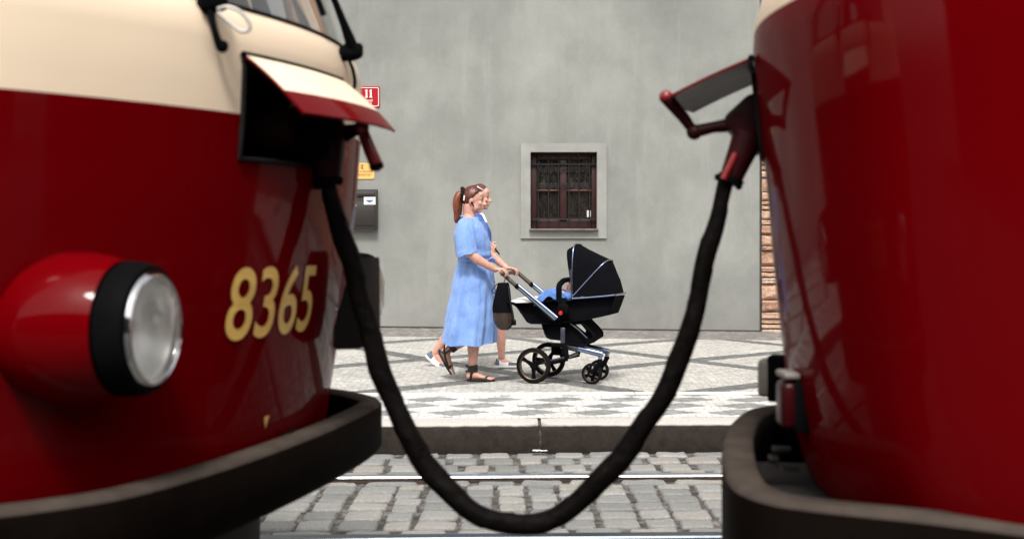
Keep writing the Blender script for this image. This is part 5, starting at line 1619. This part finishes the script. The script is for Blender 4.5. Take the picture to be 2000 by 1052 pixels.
def onground(p, r): return Vector((p.x, p.y, pave_z(p.x, p.y) + r - .001))
cR = Q8(393, 714, -.24)
wheel(onground(cR, .150), .150, .024, 3, 'rear_wheel', 270)
wheel(onground(cR + pb_ * .48, .150), .150, .024, 3, 'rear_wheel', 300)
cF = Q8(1248, 815, -.13)
for o in (0, .26):
    c = onground(cF + pb_ * o, .088)
    wheel(c, .088, .019, 5, 'front_wheel', 60, .036)
    mb = MB()
    top_ = mir(Q8, 1368, 630, -.13) + pb_ * o
    mb.tube([top_ + Z_ * .012, top_ - Z_ * .012], [.020, .022], M['black'], 14)
    for s_ in (-1, 1): mb.tube([top_ + pb_ * (.012 * s_), top_ + (c - top_) * .5 + pb_ * (.030 * s_) + pa_ * .010, c + pb_ * (.029 * s_)], [(.009, .018), (.008, .017), (.008, .014)], M['black'], 10)
    mb.lathe(c, pb_, [(-.036, .012), (.036, .012)], M['darksteel'], 14, True, True)
    mb.tube([top_ + pa_ * -.022, top_ + pa_ * .0 ], [.010, .012], M['black'], 8)
    obj('fork', mb.mesh('fork', 50), pr_)

# white sheet over the foot of the cot
mb = MB(); rows = []
for i in range(15):
    t = i / 14; row = []
    for j in range(13):
        wv = -.200 + .400 * j / 12
        e = 1 - abs(2 * j / 12 - 1) ** 4
        p = mir(Q7, lerp(332, 680, t), 772, -.2) + pb_ * (wv + .2)
        row.append(p + Z_ * ((.018 + .030 * math.sin(math.pi * min(1, t * 1.05 + .05)) ** .5) * (.45 + .55 * e) + .006 * noise.noise(p * 12)))
    rows.append(row)
mb.grid(rows, M['whitecloth'])
skirt = [[v.copy() for v in rows[k]] for k in range(15)]
mb.grid([[r[0] for r in rows], [r[0] - Z_ * .02 for r in rows]], M['whitecloth']); mb.grid([[r[-1] for r in rows], [r[-1] - Z_ * .02 for r in rows]], M['whitecloth'])
mb.grid([rows[0], [v - Z_ * .028 for v in rows[0]]], M['whitecloth'])
obj('cot_sheet', mb.mesh('cot_sheet', 70), base=mir(Q7, 450, 775, -.2), label='white sheet spread over the foot end of the black pram', cat='sheet')
# blue blanket
mb = MB(); rows = []
for i in range(21):
    t = i / 20; row = []
    for j in range(21):
        wv = -.195 + .39 * j / 20
        p = mir(Q7, lerp(600, 960, t), 765 - 30 * t, -.2) + pb_ * (wv + .2)
        h = .098 * math.sin(math.pi * min(1, max(0, t * .95 + .02))) ** .7 * (1 - abs(2 * j / 20 - 1) ** 3 * .35)
        row.append(p + Z_ * (.006 + h + .030 * noise.noise(Vector((t * 3.2, j * .16, 4))) * min(1, 4 * t) + .008 * noise.noise(p * 22)))
    rows.append(row)
mb.grid(rows, M['bluecloth'])
mb.grid([[r[0] for r in rows], [r[0] - Z_ * .05 for r in rows]], M['bluecloth']); mb.grid([[r[-1] for r in rows], [r[-1] - Z_ * .05 for r in rows]], M['bluecloth'])
obj('blanket', mb.mesh('blanket', 70), base=mir(Q7, 760, 760, 0), label='crumpled blue knitted blanket lying in the open part of the pram', cat='blanket')
# baby lying under the hood
mid_ = pb_ * .2
bb = thing('person', 'baby in a blue cap lying under the pram hood, face half hidden by the handle', 'person', mir(Q7, 985, 720, -.2) + mid_)
b = Body()
hcb = mir(Q7, 1022, 580, -.2) + mid_ - pb_ * .05
fb = Vector((-.75, -.45, .35)).normalized(); ub = (Vector((.75, 0, .7)) - fb * Vector((.75, 0, .7)).dot(fb)).normalized()
PB, sb_ = head_shapes(b, hcb, fb, ub, .66)
b.limb([(hcb - Z_ * .05, .04), (hcb - Z_ * .10 - pa_ * .03, .065), (hcb - Z_ * .12 - pa_ * .12, .07)])
b.limb([(hcb - Z_ * .085 - pb_ * .05, .03), (hcb - Z_ * .09 - pb_ * .11 - pa_ * .04, .024), (hcb - Z_ * .055 - pb_ * .12 - pa_ * .075, .018)])
for i in range(4):
    q = hcb - Z_ * .05 - pb_ * (.128 - .012 * i) - pa_ * .082; b.tube([q, q + Z_ * .016 - pa_ * .006, q + Z_ * .022 + pb_ * .002 - pa_ * .014], [.007, .0065, .006], M['skin'], 6, round_ends=True)
b.tube([hcb - Z_ * .05 - pb_ * .08 - pa_ * .078, hcb - Z_ * .035 - pb_ * .075 - pa_ * .088], [.007, .006], M['skin'], 6, round_ends=True)
me = remesh(b, .004, 3)
paint_by(me, [(PB(.082, sd * .030, -.006), .007, 2) for sd in (-1, 1)] + [(PB(.094, 0, -.0665), .009, 1)], [M['skin'], M['lips'], M['eyedark']])
obj('body', me, bb)
mb = MB(); hair_cap(mb, lambda a, l, u: PB(a * 1.06, l * 1.06, u * 1.06), 1, M['bluecloth'], [(0, 28), (60, 12), (95, -30), (140, -48), (180, -52)])
obj('cap', mb.mesh('cap', 60), bb)
mb = MB(); mb.tube([hcb - Z_ * .075, hcb - Z_ * .105 - pa_ * .04, hcb - Z_ * .12 - pa_ * .12], [(.075, .05), (.10, .065), (.09, .06)], M['bluecloth'], 16, round_ends=True)
mb.tube([hcb - Z_ * .085 - pb_ * .06, hcb - Z_ * .09 - pb_ * .115 - pa_ * .04, hcb - Z_ * .068 - pb_ * .12 - pa_ * .066], [.036, .031, .024], M['bluecloth'], 12, round_ends=True)
obj('jacket', mb.mesh('jacket', 60), bb)

# bag hanging from the push bar
bg_ = thing('bag', 'black bag with a brown leather bottom hanging from the pram handle by its strap', 'bag', W(982, 640, 10.0))
dB = 10.0
def bag_rows(tab):
    rows = []
    for (y, xl, xr, hy) in spline(tab, 4):
        a, c = W(800 + xl / 2.3909, 340 + y / 2.3909, dB), W(800 + xr / 2.3909, 340 + y / 2.3909, dB)
        rows.append([Vector(((a.x + c.x) / 2 + (c.x - a.x) / 2 * math.copysign(abs(math.cos(t)) ** .75, math.cos(t)), dB + hy * math.sin(t), a.z)) + Vector((.006 * noise.noise(Vector((y * .02, t * 2, 0))), 0, 0)) for t in [2 * math.pi * k / 28 for k in range(28)]])
    return rows
mb = MB(); mb.grid(bag_rows([(506, 418, 462, .025), (515, 410, 466, .04), (545, 402, 470, .05), (590, 392, 474, .06), (630, 387, 478, .065), (650, 388, 480, .067)]), M['pramcloth'], close_u=True, capa=True)
mb.keep = False
obj('body', mb.mesh('body', 50), bg_)
mb = MB(); mb.grid(bag_rows([(646, 387, 481, .068), (670, 390, 484, .070), (695, 398, 484, .066), (715, 410, 474, .05), (726, 425, 462, .03)]), M['brownleather'], close_u=True, capb=True, capa=True)
obj('base', mb.mesh('base', 50), bg_)
mb = MB()
q3 = lambda x, y, d: W(800 + x / 2.3909, 340 + y / 2.3909, d)
mb.tube(spline([tuple(q3(x, y, 9.98)) for x, y in ((440, 512), (418, 508), (396, 526), (385, 545), (392, 554), (412, 548), (436, 524), (446, 508))], 5), [(.008, .004)] * 36, M['leather'], 8)
mb.tube([q3(440, 510, 9.99), q3(446, 490, 10.04), q3(450, 478, 10.10)], [(.009, .004)] * 3, M['leather'], 8)
mb.tube(spline([tuple(q3(x, y, 9.92)) for x, y in ((462, 520), (470, 590), (482, 650), (488, 690))], 4), [(.013, .007)] * 13, M['leather'], 8)
mb.box(q3(486, 692, 9.92), (.040, .02, .045), M['black'], bevel=.006)
mb.tube([q3(455, 596, 9.93), q3(492, 606, 9.93)], [.010, .012], M['black'], 8)
obj('strap', mb.mesh('strap', 60), bg_)

# ------------------------------------------------------------------ light, sky, camera
w = bpy.data.worlds.new("World"); sc.world = w; w.use_nodes = True
nt = w.node_tree; bg = nt.nodes['Background']
sky = nt.nodes.new('ShaderNodeTexSky'); sky.sky_type = 'NISHITA'; sky.sun_disc = False
SUN_EL, SUN_AZ = R(55), R(-176)                      # azimuth measured from +Y towards +X
sky.sun_elevation = SUN_EL; sky.sun_rotation = SUN_AZ
sky.dust_density = 3.0; sky.air_density = 1.0; sky.ozone_density = 1.0
hs = nt.nodes.new('ShaderNodeHueSaturation'); hs.inputs['Saturation'].default_value = .22      # thin even cloud: almost no blue left
tn = nt.nodes.new('ShaderNodeMix'); tn.data_type = 'RGBA'; tn.blend_type = 'MULTIPLY'; tn.inputs['Factor'].default_value = 1; tn.inputs['B'].default_value = (1.0, .98, .94, 1)
nt.links.new(sky.outputs[0], hs.inputs['Color']); nt.links.new(hs.outputs[0], tn.inputs['A']); nt.links.new(tn.outputs['Result'], bg.inputs[0])
bg.inputs[1].default_value = .13
sl = bpy.data.lights.new('sun', 'SUN'); sl.energy = 1.5; sl.angle = R(10); sl.color = (1, .965, .92)
so_ = bpy.data.objects.new('sun', sl); COL.objects.link(so_)
dirv = Vector((math.sin(SUN_AZ) * math.cos(SUN_EL), math.cos(SUN_AZ) * math.cos(SUN_EL), math.sin(SUN_EL)))
so_.rotation_euler = dirv.to_track_quat('Z', 'Y').to_euler(); so_.location = dirv * 30

cam = bpy.data.cameras.new('camera'); co = bpy.data.objects.new('camera', cam); COL.objects.link(co)
co.location = (0, 0, CAMZ); co.rotation_euler = (R(90), 0, 0)
cam.sensor_fit = 'HORIZONTAL'; cam.sensor_width = 36; cam.lens = F / 2000 * 36
cam.shift_y = -(526 - HZ) / 2000
cam.clip_start = .05; cam.clip_end = 400
cam.dof.use_dof = True; cam.dof.focus_distance = 10.4; cam.dof.aperture_fstop = 3.3
sc.camera = co
sc.view_settings.view_transform = 'Standard'; sc.view_settings.look = 'None'
sc.view_settings.exposure = 1.12; sc.view_settings.gamma = 1
sc.cycles.max_bounces = 8; sc.cycles.transparent_max_bounces = 8
